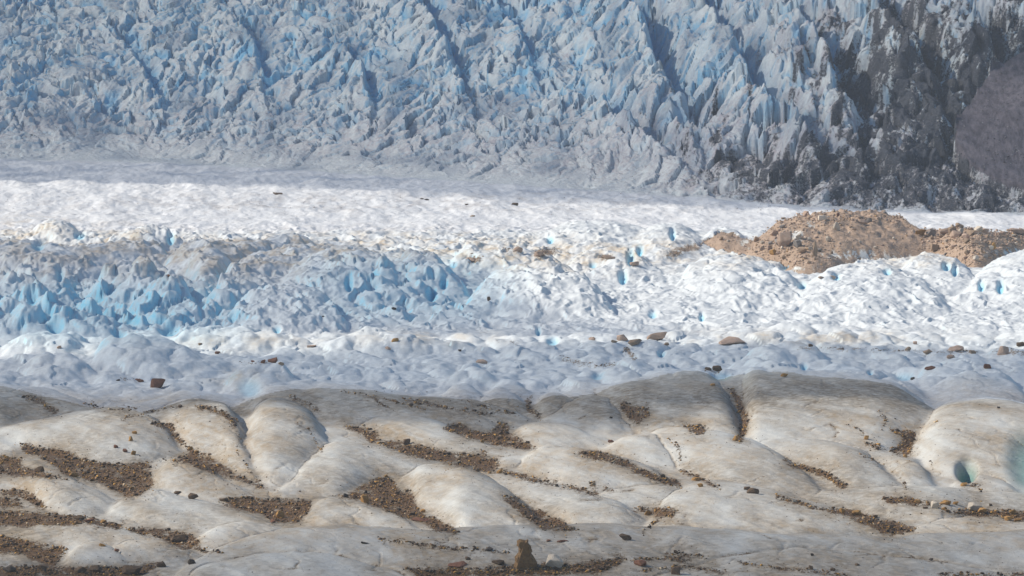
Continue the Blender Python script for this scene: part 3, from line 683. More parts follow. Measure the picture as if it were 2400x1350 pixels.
# ------------------------------------------------------------------ terrain meshes
P = np.stack([X, Y, Z], -1)
du = np.gradient(P, axis=1); dv = np.gradient(P, axis=0)
NRM = np.cross(du, dv); NRM *= np.sign(NRM[..., 2:3]); NRM /= np.linalg.norm(NRM, axis=-1, keepdims=True)
idx = np.arange(NR * NC).reshape(NR, NC)
quads = np.stack([idx[:-1, :-1], idx[:-1, 1:], idx[1:, 1:], idx[1:, :-1]], -1)
qm = lambda a: 0.25 * (a[:-1, :-1] + a[:-1, 1:] + a[1:, 1:] + a[1:, :-1])
Vq = qm(V); Uq = qm(U); sq = qm(s_)
mq = qm(Mp) > 1.0
rock_full = np.zeros_like(V); rock_full[rB - 40:] = rockm
rq = qm(rock_full) > 0.5
crest_v = np.interp(Uq, [-420, 0, 275, 540, 700, 1100, 1280, 1700, 2100, 2240, 2400, 2820], [935, 935, 975, 955, 935, 950, 950, 915, 950, 980, 985, 1000])
zone = np.full(Vq.shape, 1)
zone[Vq > crest_v] = 0
zone[(Vq < 545)] = 2
zone[sq > 0] = 3
zone[mq] = 4
zone[rq] = 5
def build_zone(k, name, mat):
    q = quads[zone == k].reshape(-1, 4)
    used, inv = np.unique(q, return_inverse=True)
    inv = inv.reshape(-1, 4)
    me = bpy.data.meshes.new(name)
    me.vertices.add(len(used)); me.vertices.foreach_set('co', P.reshape(-1, 3)[used].astype(np.float32).ravel())
    me.loops.add(inv.size); me.loops.foreach_set('vertex_index', inv.ravel().astype(np.int32))
    me.polygons.add(len(inv))
    me.polygons.foreach_set('loop_start', np.arange(0, inv.size, 4, dtype=np.int32))
    me.polygons.foreach_set('use_smooth', np.ones(len(inv), bool))
    me.update(calc_edges=True)
    me.normals_split_custom_set_from_vertices(NRM.reshape(-1, 3)[used].astype(np.float32))
    ca = me.attributes.new('masks', 'FLOAT_COLOR', 'POINT')
    ca.data.foreach_set('color', mask.reshape(-1, 4)[used].ravel())
    me.materials.append(mat)
    ob = bpy.data.objects.new(name, me); S.collection.objects.link(ob)
    ob['kind'] = 'structure'
    return ob
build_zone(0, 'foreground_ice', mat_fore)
build_zone(1, 'broken_ice_field', mat_mid)
build_zone(2, 'snowfield', mat_snow)
build_zone(3, 'icefall', mat_fall)
build_zone(4, 'moraine_mound', mat_mound)
build_zone(5, 'rock_slope', mat_rockslope)

# visible surface point under a photo pixel
def hit(x, y):
    c = np.searchsorted(us, x) ; c = int(np.clip(c, 1, NC - 1))
    if abs(us[c - 1] - x) < abs(us[c] - x): c -= 1
    col = YS[:, c]
    r = int(np.argmax(col <= y))
    return Vector(P[r, c]), Vector(NRM[r, c]), float(M[r, c]), r, c
first_vis = np.minimum.accumulate(YS, axis=0)
visible = YS <= first_vis + 0.01

# ------------------------------------------------------------------ stones
def stone_mat(name, a, b, rough=0.85, patch=None):
    m, t = newmat(name)
    co = node(t, 'ShaderNodeTexCoord').outputs['Object']
    rnd = node(t, 'ShaderNodeObjectInfo').outputs['Random']
    n = noise(t, co, 3.0, 6, 0.7); n2_ = noise(t, co, 12.0, 4, 0.7)
    c = mixc(t, mrange(t, n, 0.35, 0.65), a, b)
    c = mixc(t, mmath(t, 'MULTIPLY', mrange(t, n2_, 0.5, 0.7), 0.5), c, tuple(x * 0.55 for x in a))
    hs = node(t, 'ShaderNodeHueSaturation'); t.links.new(c, hs.inputs['Color'])
    t.links.new(mrange(t, rnd, 0, 1, 0.75, 1.25), hs.inputs['Value'])
    bs = node(t, 'ShaderNodeBsdfPrincipled'); t.links.new(hs.outputs[0], bs.inputs['Base Color']); bs.inputs['Roughness'].default_value = rough
    bs.inputs['Specular IOR Level'].default_value = 0.3
    bp = node(t, 'ShaderNodeBump'); bp.inputs['Strength'].default_value = 0.6; bp.inputs['Distance'].default_value = 0.08
    t.links.new(mmath(t, 'ADD', n, n2_), bp.inputs['Height']); t.links.new(bp.outputs[0], bs.inputs['Normal'])
    o = node(t, 'ShaderNodeOutputMaterial'); t.links.new(bs.outputs[0], o.inputs[0])
    return m
SM = {
 'brown': stone_mat('brown_stone', (0.10, 0.065, 0.04), (0.18, 0.12, 0.075)),
 'dark': stone_mat('dark_stone', (0.05, 0.04, 0.034), (0.10, 0.078, 0.062)),
 'rust': stone_mat('rust_stone', (0.17, 0.075, 0.045), (0.27, 0.13, 0.08)),
 'ochre': stone_mat('ochre_stone', (0.30, 0.16, 0.05), (0.45, 0.26, 0.09)),
 'pink': stone_mat('pinkish_stone', (0.40, 0.28, 0.21), (0.54, 0.40, 0.31)),
 'tan': stone_mat('tan_stone', (0.30, 0.21, 0.14), (0.42, 0.31, 0.22)),
 'pale': stone_mat('pale_stone', (0.48, 0.41, 0.33), (0.64, 0.57, 0.48)),
 'grey': stone_mat('grey_stone', (0.22, 0.2, 0.185), (0.34, 0.31, 0.29)),
}
def hull_pts(n, seed, box=0.55):
    r = random.Random(seed)
    pts = []
    for i in range(n):
        v = Vector((r.gauss(0, 1), r.gauss(0, 1), r.gauss(0, 1))).normalized()
        m_ = max(abs(v.x), abs(v.y), abs(v.z))
        v = v * (1 - box) + v / m_ * box * 0.8
        pts.append(v * r.uniform(0.85, 1.0))
    return pts
def hull_mesh(name, n, seed, box=0.55, fine=False):
    bm = bmesh.new()
    for v in hull_pts(n, seed, box): bm.verts.new(v)
    g = bmesh.ops.convex_hull(bm, input=bm.verts)
    bmesh.ops.delete(bm, geom=[v for v in bm.verts if not v.link_faces], context='VERTS')
    if fine:
        bmesh.ops.bevel(bm, geom=list(bm.edges), offset=0.05, segments=1, affect='EDGES')
        bmesh.ops.triangulate(bm, faces=bm.faces)
        bmesh.ops.subdivide_edges(bm, edges=bm.edges, cuts=1)
        r = random.Random(seed)
        for v in bm.verts: v.co += Vector((r.uniform(-1, 1), r.uniform(-1, 1), r.uniform(-1, 1))) * 0.022
    bm.normal_update()
    me = bpy.data.meshes.new(name); bm.to_mesh(me); bm.free()
    return me
base_small = [hull_mesh('stone_shape', 13, 100 + i, 0.4 + 0.05 * i) for i in range(8)]
base_big = [hull_mesh('boulder_shape', 15, 200 + i, 0.35 + 0.07 * (i % 6), True) for i in range(12)]
cache = {}
def shape_for(kind, big, i):
    key = (kind, big, i)
    if key not in cache:
        me = (base_big if big else base_small)[i].copy(); me.materials.append(SM[kind]); cache[key] = me
    return cache[key]
def place(x, y, wpx, hpx, kind, name='boulder', label=None, group=None, big=None, seed=0, rot=None, sink=0.18, cat='boulder'):
    """x, y: foot of the stone in the photo; wpx, hpx its size there"""
    p, n, mpp, r, c = hit(x, y)
    rr = random.Random(int(x * 31 + y * 17 + seed))
    sx = wpx * mpp * 0.5; sz = hpx * mpp * 0.5
    big = (wpx >= 14) if big is None else big
    me = shape_for(kind, big, rr.randrange(12 if big else 8))
    o = bpy.data.objects.new(name, me); S.collection.objects.link(o)
    kk = 1.15 if label in NAMED_LABELS else 1.0
    o.scale = (sx * 1.1 * kk, sx * rr.uniform(0.75, 1.05), sz * 1.2 * kk)
    o.rotation_euler = rot if rot else (rr.uniform(-0.25, 0.25), rr.uniform(-0.25, 0.25), rr.choice([0, math.pi]) + rr.uniform(-0.4, 0.4))
    o.location = p + Vector((0, 0, sz * (1 - 2 * sink)))
    o['label'] = label; o['category'] = cat
    if group: o['group'] = group
    return o

# stones that can be pointed at: foot x, foot y, width, height, colour, label
NAMED = [
 (1300,1328,46,30,'pale','pale pinkish rounded boulder right of the upright two-piece brown rock in front','boulder'),
 (1465,1266,30,16,'brown','brown angular stone alone on the lavender front ice slope','rock'),
 (1500,1326,34,16,'rust','flat rust brown stone at the right of the front debris strip','rock'),
 (1587,1346,26,22,'brown','brown squat stone at the right end of the front debris strip','rock'),
 (1168,1322,34,12,'brown','low brown stone left of the upright two-piece brown rock','rock'),
 (1072,1328,44,8,'rust','long flat reddish slab lying left of the front brown stones','slab'),
 (1320,1270,28,5,'rust','thin flat reddish slab on the front slope above the pale boulder','slab'),
 (1285,1270,12,5,'rust','small flat reddish stone beside the thin slab on the front slope','rock'),
 (1145,1292,26,8,'dark','dark flat stone near the right end of the thin front debris line','slab'),
 (1095,1314,14,8,'brown','small brown stone on grey ice left of the front slab','rock'),
 (855,1275,16,6,'dark','dark flat stone left of the start of the thin front debris line','rock'),
 (1640,1142,14,10,'ochre','small ochre stone at the lower end of the debris gully right of centre','rock'),
 (370,908,38,26,'rust','large reddish brown boulder on the pale hummocks at the left','boulder'),
 (325,895,22,8,'rust','low red brown rubble lump left of the large reddish boulder','rock'),
 (278,893,10,5,'dark','small dark stone farthest left of the reddish boulder row','rock'),
 (640,850,22,16,'rust','red brown boulder on the sunlit hummock strip above the grey crest','boulder'),
 (618,852,14,9,'rust','small red stone just left of the red boulder on the sunlit hummock','rock'),
 (658,856,14,8,'tan','small tan stone just right of the red boulder on the sunlit hummock','rock'),
 (592,849,10,5,'rust','tiny red stone at the left end of the sunlit hummock group','rock'),
 (730,814,22,8,'pink','pink stone cluster piece on the sunlit ice above the red boulder','rock'),
 (510,830,14,7,'rust','reddish stone on the pale lobe left of the sunlit hummock strip','rock'),
 (468,812,10,6,'tan','little tan stone at the top of the pale lobe left of centre','rock'),
 (140,821,14,6,'pink','pair piece of pink stone at far left on the pale hummocks','rock'),
 (926,803,18,8,'ochre','yellow ochre stone on the edge of the sunlit strip left of centre','rock'),
 (908,820,14,8,'pink','small pink stone just below the ochre stone on the sunlit strip','rock'),
 (1130,852,26,12,'pink','pinkish flat boulder on shaded grey hummocks at the centre','boulder'),
 (1078,824,10,5,'dark','little dark stone on shaded hummocks left of the pinkish flat boulder','rock'),
 (965,952,10,8,'dark','small dark stone on the left shoulder of the white pointed hummocks','rock'),
 (1460,798,28,20,'pink','pointed pink boulder, left of the three large ones on the centre crest','boulder'),
 (1490,806,36,12,'tan','low tan boulder between the two pointed pink boulders on the centre crest','boulder'),
 (1542,797,52,18,'pink','wide wedge shaped pink boulder, right of three on the centre crest','boulder'),
 (1388,797,16,8,'pink','small pink stone left of the three boulders on the centre crest','rock'),
 (1440,804,16,7,'tan','low tan stone directly left of the low tan boulder on the crest','rock'),
 (1560,810,16,7,'tan','flat tan stone below the wide wedge shaped pink boulder','slab'),
 (1715,806,64,14,'pink','long flat pink slab on the shaded crest right of the three boulders','slab'),
 (1840,883,20,9,'ochre','orange brown stone on smooth white ice above the big grey dome','rock'),
 (1682,874,26,14,'brown','dark brown rock heap on blue ice behind the grey dome','rock'),
 (1660,868,18,8,'brown','low brown stone at the left of the dark heap behind the dome','rock'),
 (1670,905,12,6,'ochre','small orange stone on the crest of the big grey dome','rock'),
 (1898,813,12,7,'brown','brown stone at the left start of the long stone row at right','rock'),
 (2128,822,16,12,'tan','tan stone of the stone row right of the blue lobes','rock'),
 (2175,828,24,12,'tan','wider tan stone in the middle of the stone row at right','rock'),
 (2240,823,36,14,'pink','large pink boulder in the stone row below the mound at right','boulder'),
 (2230,840,22,10,'pink','pink stone just below the large pink boulder of the stone row','rock'),
 (2280,829,20,8,'tan','low tan stone right of the large pink boulder in the row','rock'),
 (2350,831,28,22,'pink','tall pink boulder near the right frame edge in the stone row','boulder'),
 (2392,813,22,10,'brown','brown stone highest at the right frame edge above the row','rock'),
 (2143,807,12,8,'pink','small pink stone alone above the stone row at right','rock'),
 (2314,864,20,12,'rust','reddish stone on blue ice at far right below the stone row','rock'),
 (2180,868,26,9,'rust','reddish low rock on blue ice left of the far right blue lobes','rock'),
 (2138,890,12,7,'dark','small dark stone in a blue hollow behind the right hump','rock'),
 (2340,957,9,5,'dark','tiny dark stone on top of the far right dirty hump','rock'),
 (1207,481,18,8,'brown','dark brown boulder alone on the far sunlit snow near the shadow line','boulder'),
 (1000,470,14,5,'dark','flat dark stone on far snow, right one of a thin pair','rock'),
 (988,468,8,4,'dark','tiny dark stone on far snow, left one of a thin pair','rock'),
 (1094,482,9,4,'brown','small brown stone on far snow between thin pair and lone boulder','rock'),
 (1106,508,14,4,'tan','flat tan stone on bright snow below the lone far boulder','rock'),
 (652,456,22,6,'brown','low brown rubble on the far snow at the shadow line left of centre','rubble heap'),
 (396,650,14,6,'rust','red stone on top of the smooth shaded lobe at left','rock'),
 (922,735,12,6,'dark','dark stone on pale blue ice left of centre','rock'),
 (1146,706,9,12,'brown','brown stone in a dark cleft of the white ice at centre','rock'),
 (758,748,8,4,'dark','tiny dark stone on shaded ice right of the blue jumble','rock'),
 (313,1066,12,12,'ochre','bright orange stone on the big dirty lobe at left','rock'),
 (293,1062,12,9,'rust','reddish stone just left of the bright orange stone','rock'),
 (272,1050,11,8,'rust','reddish stone up left of the bright orange stone','rock'),
 (308,1034,11,13,'ochre','orange stone heap above the bright orange stone on the dirty lobe','rock'),
 (316,1018,12,9,'ochre','topmost orange stone of the short row on the dirty lobe','rock'),
 (447,1056,14,9,'ochre','yellow orange stone at the head of the left debris gully','rock'),
 (460,1064,11,9,'ochre','ochre stone right below the yellow orange one in the gully','rock'),
 (92,1106,26,15,'brown','dark brown boulder on the debris band at the far left','boulder'),
 (172,1118,22,12,'ochre','ochre flat stone at the left end of the wide debris band','rock'),
 (452,1170,24,15,'brown','brown boulder in the notch between two left foreground humps','boulder'),
 (418,1159,18,8,'brown','smaller brown stone left of the boulder in the notch','rock'),
 (525,1176,20,10,'brown','brown stone at the left tip of the debris below the notch','rock'),
 (655,1214,20,20,'ochre','orange boulder at the lower end of the dark triangular debris patch','boulder'),
 (640,1226,12,9,'rust','small orange red stone at the tip below the orange boulder','rock'),
 (185,1218,24,13,'brown','brown boulder in the front debris line left of the reddish one','boulder'),
 (212,1224,26,12,'rust','reddish boulder in the front debris line below the bluish lobe','boulder'),
 (240,1226,16,9,'ochre','yellow stone right of the reddish boulder in the debris line','rock'),
 (420,1270,46,22,'brown','large brown rock mass at the end of the left debris line','boulder'),
 (240,1281,16,9,'ochre','orange stone on the crest of the pale front lobe at left','rock'),
 (273,1293,12,8,'rust','red stone in the cleft of the pale front lobe at left','rock'),
 (450,1322,20,16,'dark','dark boulder between the two smooth lobes at the bottom left','boulder'),
 (190,1341,30,18,'brown','brown boulder of the bottom left debris strip, left of two','boulder'),
 (225,1342,30,20,'brown','brown boulder of the bottom left debris strip, right of two','boulder'),
 (310,1345,54,24,'brown','widest brown rock at the bottom left edge strip','boulder'),
 (378,1330,24,14,'brown','brown stone at the upper right tip of the bottom left strip','rock'),
 (25,1340,30,16,'dark','dark boulder in the bottom left corner','boulder'),
 (100,1335,26,12,'brown','low brown boulder left of the two bottom strip boulders','boulder'),
 (855,1178,26,22,'ochre','rusty ochre boulder in the centre left debris junction','boulder'),
 (905,1192,14,10,'ochre','small ochre stone right of the rusty boulder at the junction','rock'),
 (985,1221,46,9,'rust','long rust red slab on pale ice below the debris junction','slab'),
 (965,1208,18,12,'brown','brown stone above the long rust red slab','rock'),
 (991,1201,12,10,'ochre','orange stone above the right end of the rust red slab','rock'),
 (952,1042,18,16,'brown','brown boulder at the upper edge of the long centre debris band','boulder'),
 (1132,1038,12,9,'ochre','pale yellow stone in the upper centre debris patch','rock'),
 (1170,1109,15,10,'ochre','yellow ochre stone at the lower end of the long centre band','rock'),
 (1433,1037,14,8,'rust','red brown stone on smooth white ice right of centre','rock'),
 (1431,981,8,5,'dark','tiny dark stone on the grey lobe left of the debris wedge','rock'),
 (1552,1120,14,10,'brown','brown stone on the lower part of the right centre gully','rock'),
 (1521,1208,18,14,'ochre','ochre boulder in the orange debris patch right of centre','boulder'),
 (1540,1200,12,9,'ochre','orange stone right of the ochre boulder in the small patch','rock'),
 (1765,1156,30,14,'brown','dark brown low boulder on the front edge of the striped lobe','boulder'),
 (1752,1148,16,9,'brown','small brown stone directly behind the low boulder on the lobe','rock'),
 (1629,1127,22,9,'ochre','orange flat stone in the gully right of centre','rock'),
 (1738,965,18,12,'brown','ochre brown stone blocking the steep gully in the dome','rock'),
 (1722,1034,14,14,'ochre','orange brown stone at the foot of the steep gully','rock'),
 (2030,1031,14,11,'ochre','ochre stone in the braided debris on the right hump','rock'),
 (2122,1072,10,9,'ochre','yellow stone at the bottom of the triangular debris patch','rock'),
 (1860,1177,14,10,'pale','pale stone at the head of the long right debris tongue','rock'),
 (1974,1200,18,10,'ochre','orange stone, left of three on the long right debris tongue','rock'),
 (2008,1208,24,14,'ochre','orange boulder, right of three on the debris tongue','boulder'),
 (2050,1214,14,9,'brown','brown stone beyond the orange boulders on the tongue','rock'),
 (2192,1192,22,20,'pale','pale yellow upright stone left of the white boulder','boulder'),
 (2216,1183,28,12,'ochre','orange flat boulder between the yellow stone and white boulder','boulder'),
 (2240,1184,16,8,'ochre','small orange stone at the right of the orange flat boulder','rock'),
 (2284,1196,38,20,'pale','large whitish pink boulder on the debris strip at right','boulder'),
 (2302,1201,26,14,'ochre','tan orange boulder leaning before the whitish boulder','boulder'),
 (2212,1197,14,8,'ochre','small brown orange stone below the orange flat boulder','rock'),
 (2168,1192,12,7,'brown','little brown stone left of the pale yellow upright stone','rock'),
 (2372,1206,18,12,'ochre','yellow stone near the right edge of the debris strip','rock'),
 (2364,1221,20,12,'ochre','orange stone low in the debris strip near the right edge','rock'),
 (2385,1222,20,9,'ochre','ochre flat stone in the strip at the right frame edge','rock'),
 (2320,1186,10,6,'brown','tiny brown stone beyond the whitish boulder','rock'),
 (2150,1180,20,9,'ochre','orange stone in the upper small debris tongue at right','rock'),
 (2260,1140,18,9,'ochre','ochre rubble stone in the cleft before the ice cave','rock'),
 (1902,1303,10,7,'dark','dark stone on the smooth front slope right of centre','rock'),
 (1952,1338,16,9,'brown','brown stone on the lower front slope among thin streaks','rock'),
 (1900,1334,14,10,'brown','brown stone at the left of the lower front streak','rock'),
 (2008,1327,12,6,'brown','flat brown stone on the front slope right part','rock'),
 (2182,1314,10,7,'dark','dark stone alone on the right front slope','rock'),
 # on the moraine mound
 (1842,578,46,36,'pink','largest pinkish block on the mound, at its left hollow','boulder'),
 (1868,582,24,22,'grey','dark grey block against the right side of the largest mound block','boulder'),
 (1810,600,18,14,'ochre','orange tinted rounded boulder low on the mound left slope','boulder'),
 (1960,540,16,24,'pale','leaning pale slab high on the mound left of its summit','slab'),
 (2022,524,22,11,'pink','flat pale block near the mound summit','boulder'),
 (2036,523,14,12,'grey','grey block touching the flat pale block near the summit','boulder'),
 (1962,508,9,9,'rust','small reddish stone standing on the mound skyline','rock'),
 (2158,552,26,20,'ochre','orange pyramid shaped boulder on the mound saddle','boulder'),
 (2174,550,10,9,'grey','grey stone just right of the orange pyramid boulder','rock'),
 (2240,560,28,18,'pink','pink boulder on the right mound below its skyline','boulder'),
 (2262,562,18,16,'pink','pink boulder casting shade beside the right mound pink boulder','boulder'),
 (2215,550,36,10,'pink','flat pink rock row on the skyline right of the orange pyramid','slab'),
 (2308,546,18,11,'pink','knob of pink rock on the right mound skyline','boulder'),
 (2380,548,42,12,'pink','layered pink slab on the skyline at the right frame edge','slab'),
 (2350,552,18,11,'pink','pink rock just left of the layered skyline slab','boulder'),
 (2328,584,14,18,'ochre','orange brown upright stone on the right mound slope','rock'),
 (2324,586,12,11,'pale','pale stone touching the orange upright stone on the right mound','rock'),
 (1952,654,16,9,'pink','pink stone on white ice below the mound tongue','rock'),
 (1925,654,14,7,'pink','small pink stone left of the one below the mound tongue','rock'),
 (1735,598,10,7,'pink','pink stone on ice at the left foot of the mound','rock'),
 (1940,570,12,14,'pale','pale upright stone in the middle of the mound','rock'),
 (2015,571,9,7,'pale','small pale stone in the smooth centre of the mound','rock'),
 (1910,603,12,40,'tan','narrow tan earth spur stone on the mound tongue','rock'),
 (1215,590,22,12,'pink','pink brown rubble on the tan ice ridge at centre','rubble heap'),
 (1262,600,26,12,'pink','pink rubble patch right of the tan ice ridge','rubble heap'),
 (1105,613,26,10,'pink','pink brown rubble at the foot of the first tan ice fin','rubble heap'),
 (1425,606,30,10,'pink','pink rubble patch behind the smooth blue white lobe','rubble heap'),
 (1488,622,24,9,'pink','pink rubble at the foot of the blue crevice left of the mound','rubble heap'),
]
NAMED_LABELS = {q[5] for q in NAMED}
for x, y, w_, h_, kd, lab, cat in NAMED:
    nm = {'boulder': 'boulder', 'rock': 'rock', 'slab': 'rock_slab', 'rubble heap': 'rubble_heap'}[cat]
    place(x, y, w_, h_, kd, nm, lab, cat=cat)

# the upright two-piece brown rock in front
def upright_rock():
    p, n, mpp, r, c = hit(1232, 1330)
    prof = [(-28,0),(-24,16),(-26,26),(-17,36),(-16,50),(-20,54),(-19,66),(-12,69),(0,66),(6,69),(8,58),(14,50),(17,40),(13,36),(20,28),(28,14),(26,0)]
    bm = bmesh.new()
    rr = random.Random(5)
    fr = []; bk = []; md_ = []
    for (a, b) in prof:
        k = mpp
        inset = 0.72
        dpt = 0.75 if b < 30 else 0.5
        fr.append(bm.verts.new((a * k * inset, -dpt * mpp * 26 * rr.uniform(0.8, 1.1), b * k * 0.94)))
        md_.append(bm.verts.new((a * k, rr.uniform(-0.1, 0.1), b * k)))
        bk.append(bm.verts.new((a * k * inset, dpt * mpp * 26 * rr.uniform(0.8, 1.1), b * k * 0.92)))
    N = len(prof)
    for i in range(N - 1):
        bm.faces.new((fr[i], fr[i + 1], md_[i + 1], md_[i])); bm.faces.new((md_[i], md_[i + 1], bk[i + 1], bk[i]))
    bm.faces.new(fr[::-1]); bm.faces.new(bk)
    bm.faces.new((fr[0], md_[0], bk[0], bk[-1], md_[-1], fr[-1]))
    bmesh.ops.triangulate(bm, faces=bm.faces)
    bmesh.ops.subdivide_edges(bm, edges=bm.edges, cuts=2)
    for v in bm.verts: v.co += Vector((rr.uniform(-1, 1), rr.uniform(-1, 1), rr.uniform(-1, 1))) * mpp * 0.9
    bmesh.ops.recalc_face_normals(bm, faces=bm.faces)
    me = bpy.data.meshes.new('upright_rock'); bm.to_mesh(me); bm.free()
    me.materials.append(SM['ochre_brown'])
    o = bpy.data.objects.new('upright_rock', me); S.collection.objects.link(o)
    o.location = p - Vector((0, 0, 3 * mpp))
    o['label'] = 'tall ochre brown rock with a narrow upper block standing at bottom centre'; o['category'] = 'boulder'
SM['ochre_brown'] = stone_mat('ochre_brown_stone', (0.15, 0.088, 0.04), (0.29, 0.17, 0.07))
upright_rock()

# ------------------------------------------------------------------ loose grit and rubble that nobody could count
def mesh_arrays(me):
    v = np.empty(len(me.vertices) * 3, np.float32); me.vertices.foreach_get('co', v); v = v.reshape(-1, 3)
    me.calc_loop_triangles()
    t = np.empty(len(me.loop_triangles) * 3, np.int32); me.loop_triangles.foreach_get('vertices', t)
    return v, t.reshape(-1, 3)
tiny = [mesh_arrays(hull_mesh('pebble_shape', 9, 400 + i, 0.3 + 0.06 * i)) for i in range(8)]
def pebble_mat():
    m, t = newmat('loose_stones')
    at = node(t, 'ShaderNodeAttribute', attribute_name='tint')
    bs = node(t, 'ShaderNodeBsdfPrincipled'); t.links.new(at.outputs['Color'], bs.inputs['Base Color']); bs.inputs['Roughness'].default_value = 0.9
    o = node(t, 'ShaderNodeOutputMaterial'); t.links.new(bs.outputs[0], o.inputs[0])
    return m
pm = pebble_mat()
def scatter(name, pts, sizes, palette, weights, label, cat=None, flat=0.7):
    """pts: (x, y) photo pixels; sizes: px"""
    Vs = []; Fs = []; Cs = []; off = 0
    pal = np.array(palette)
    for k in range(len(pts)):
        x, y = pts[k]
        c = int(np.clip(np.searchsorted(us, x), 1, NC - 1))
        col = first_vis[:, c]
        r = int(np.searchsorted(-col, -y))
        if r >= NR - 1: continue
        p = P[r, c] + (P[r, c - 1] - P[r, c]) * ((us[c] - x) / (us[c] - us[c - 1]))
        sz = sizes[k] * M[r, c] * 0.5
        v, t = tiny[k % 8]
        a, b, g = rng.uniform(0, 6.28, 3)
        Rm = np.array(Euler((a * 0.08, b * 0.08, g)).to_matrix())
        vv = (v * np.array([1, rng.uniform(0.6, 1), flat * rng.uniform(0.6, 1.1)])) @ Rm.T * sz + p + np.array([0, 0, sz * flat * 0.35])
        Vs.append(vv); Fs.append(t + off); off += len(vv)
        q = pal[rng.choice(len(pal), p=weights)] * rng.uniform(0.7, 1.25)
        Cs.append(np.repeat(np.array([[*np.clip(q, 0, 0.8), 1.0]]), len(vv), 0))
    Vs = np.concatenate(Vs).astype(np.float32); Fs = np.concatenate(Fs); Cs = np.concatenate(Cs).astype(np.float32)
    me = bpy.data.meshes.new(name)
    me.vertices.add(len(Vs)); me.vertices.foreach_set('co', Vs.ravel())
    me.loops.add(Fs.size); me.loops.foreach_set('vertex_index', Fs.ravel().astype(np.int32))
    me.polygons.add(len(Fs)); me.polygons.foreach_set('loop_start', np.arange(0, Fs.size, 3, dtype=np.int32))
    me.update(calc_edges=True)
    at = me.attributes.new('tint', 'FLOAT_COLOR', 'POINT'); at.data.foreach_set('color', Cs.ravel())
    me.materials.append(pm)
    o = bpy.data.objects.new(name, me); S.collection.objects.link(o)
    o['kind'] = 'stuff'; o['label'] = label; o['category'] = cat or 'gravel'
    return o
BR = [(0.09,0.052,0.024),(0.17,0.095,0.036),(0.035,0.024,0.017),(0.42,0.23,0.055),(0.28,0.17,0.09),(0.48,0.37,0.24)]
def pick(n, maskimg, ylo, yhi, xlo=-30, xhi=2430):
    j, i = np.where((maskimg > 0.5) & (rng.uniform(0, 1, maskimg.shape) < cover ** 1.5))
    yy = MY0 + 2 * j; xx = MX0 + 2 * i
    ok = (yy > ylo) & (yy < yhi) & (xx > xlo) & (xx < xhi)
    xx = xx[ok]; yy = yy[ok]
    k = rng.integers(0, len(xx), n)
    return np.stack([xx[k] + rng.uniform(-1, 1, n), yy[k] + rng.uniform(-1, 1, n)], 1)
n = 17000
scatter('loose_gravel', pick(n, grit, 900, 1352), np.clip(rng.lognormal(1.38, 0.58, n), 2.0, 13.5), BR, [0.24,0.22,0.18,0.19,0.11,0.06], 'brown and ochre gravel lying in the hollows of the dirty foreground ice')
n = 3200
near = (halo > 0.06) & (grit < 0.5)
scatter('scattered_stones', pick(n, near.astype(np.float32), 900, 1352), np.clip(rng.lognormal(0.9, 0.4, n), 1.5, 7), BR, [0.3,0.22,0.26,0.1,0.08,0.04], 'single dark pebbles strewn over ice around the foreground grit bands')
n = 2600
pts = np.stack([rng.uniform(-20, 2420, n), 930 + 420 * rng.uniform(0, 1, n) ** 0.85], 1)
scatter('sparse_specks', pts, np.clip(rng.lognormal(0.75, 0.35, n), 1.3, 5), BR, [0.25,0.15,0.4,0.08,0.08,0.04], 'sparse dark specks of stone dotted over the dirty foreground ice')
n = 420
scatter('ridge_rubble', pick(260, grit, 520, 700), np.clip(rng.lognormal(1.3, 0.45, 260), 2, 9), [(0.44,0.32,0.24),(0.34,0.24,0.16),(0.24,0.17,0.12)], [0.4,0.4,0.2], 'small pinkish rubble caught on the tan ice ridges left of the mound')
scatter('hummock_rubble', pick(n, grit, 780, 900), np.clip(rng.lognormal(1.2, 0.4, n), 2, 8), [(0.30,0.22,0.15),(0.2,0.14,0.09),(0.1,0.07,0.05),(0.38,0.28,0.2)], [0.35,0.3,0.2,0.15], 'small tan rubble lying among the blue white hummocks behind the dirty ice')
n = 300
pts = np.stack([rng.uniform(-20, 2000, n), 478 + 24 * rng.normal(0, 0.6, n)], 1)
scatter('snow_specks', pts, np.clip(rng.lognormal(0.85, 0.4, n), 1.5, 5), [(0.12,0.09,0.07),(0.25,0.19,0.15)], [0.5,0.5], 'tiny stones strewn over the bright far snowfield', flat=0.6)
n = 500
pts = np.stack([rng.uniform(2250, 2420, n), rng.uniform(150, 450, n)], 1)
pts = pts[inpoly(pts[:, 0], pts[:, 1], RS)]
scatter('slope_scree', pts, np.clip(rng.lognormal(1.0, 0.45, len(pts)), 1.8, 8), [(0.30,0.26,0.26),(0.18,0.15,0.15),(0.06,0.05,0.055)], [0.3,0.4,0.3], 'loose purple grey scree lying on the smooth rock slope at right', flat=0.8)
n = 5200
pts = np.stack([2420 - 620 * rng.uniform(0, 1, n) ** 1.25, rng.uniform(-5, 495, n)], 1)
dd_ = near_line(DK + [DK[0]], pts[:, 0], pts[:, 1])[0] * np.where(inpoly(pts[:, 0], pts[:, 1], DK), 1, -1)
wgt_ = sstep(-60, 40, dd_) * (0.35 + 0.65 * sstep(330, 440, pts[:, 1])) * np.clip(0.5 + 0.9 * fbm(pts[:, 0] / 50, pts[:, 1] / 40, 3, 331), 0, 1)
pts = pts[rng.uniform(0, 1, n) < wgt_]
scatter('flank_rubble', pts, np.clip(rng.lognormal(1.15, 0.45, len(pts)), 2, 9), [(0.30,0.29,0.29),(0.18,0.17,0.18),(0.06,0.06,0.07),(0.45,0.44,0.42)], [0.3,0.3,0.25,0.15], 'grey rubble strewn over the dark right flank of the icefall', flat=0.8)
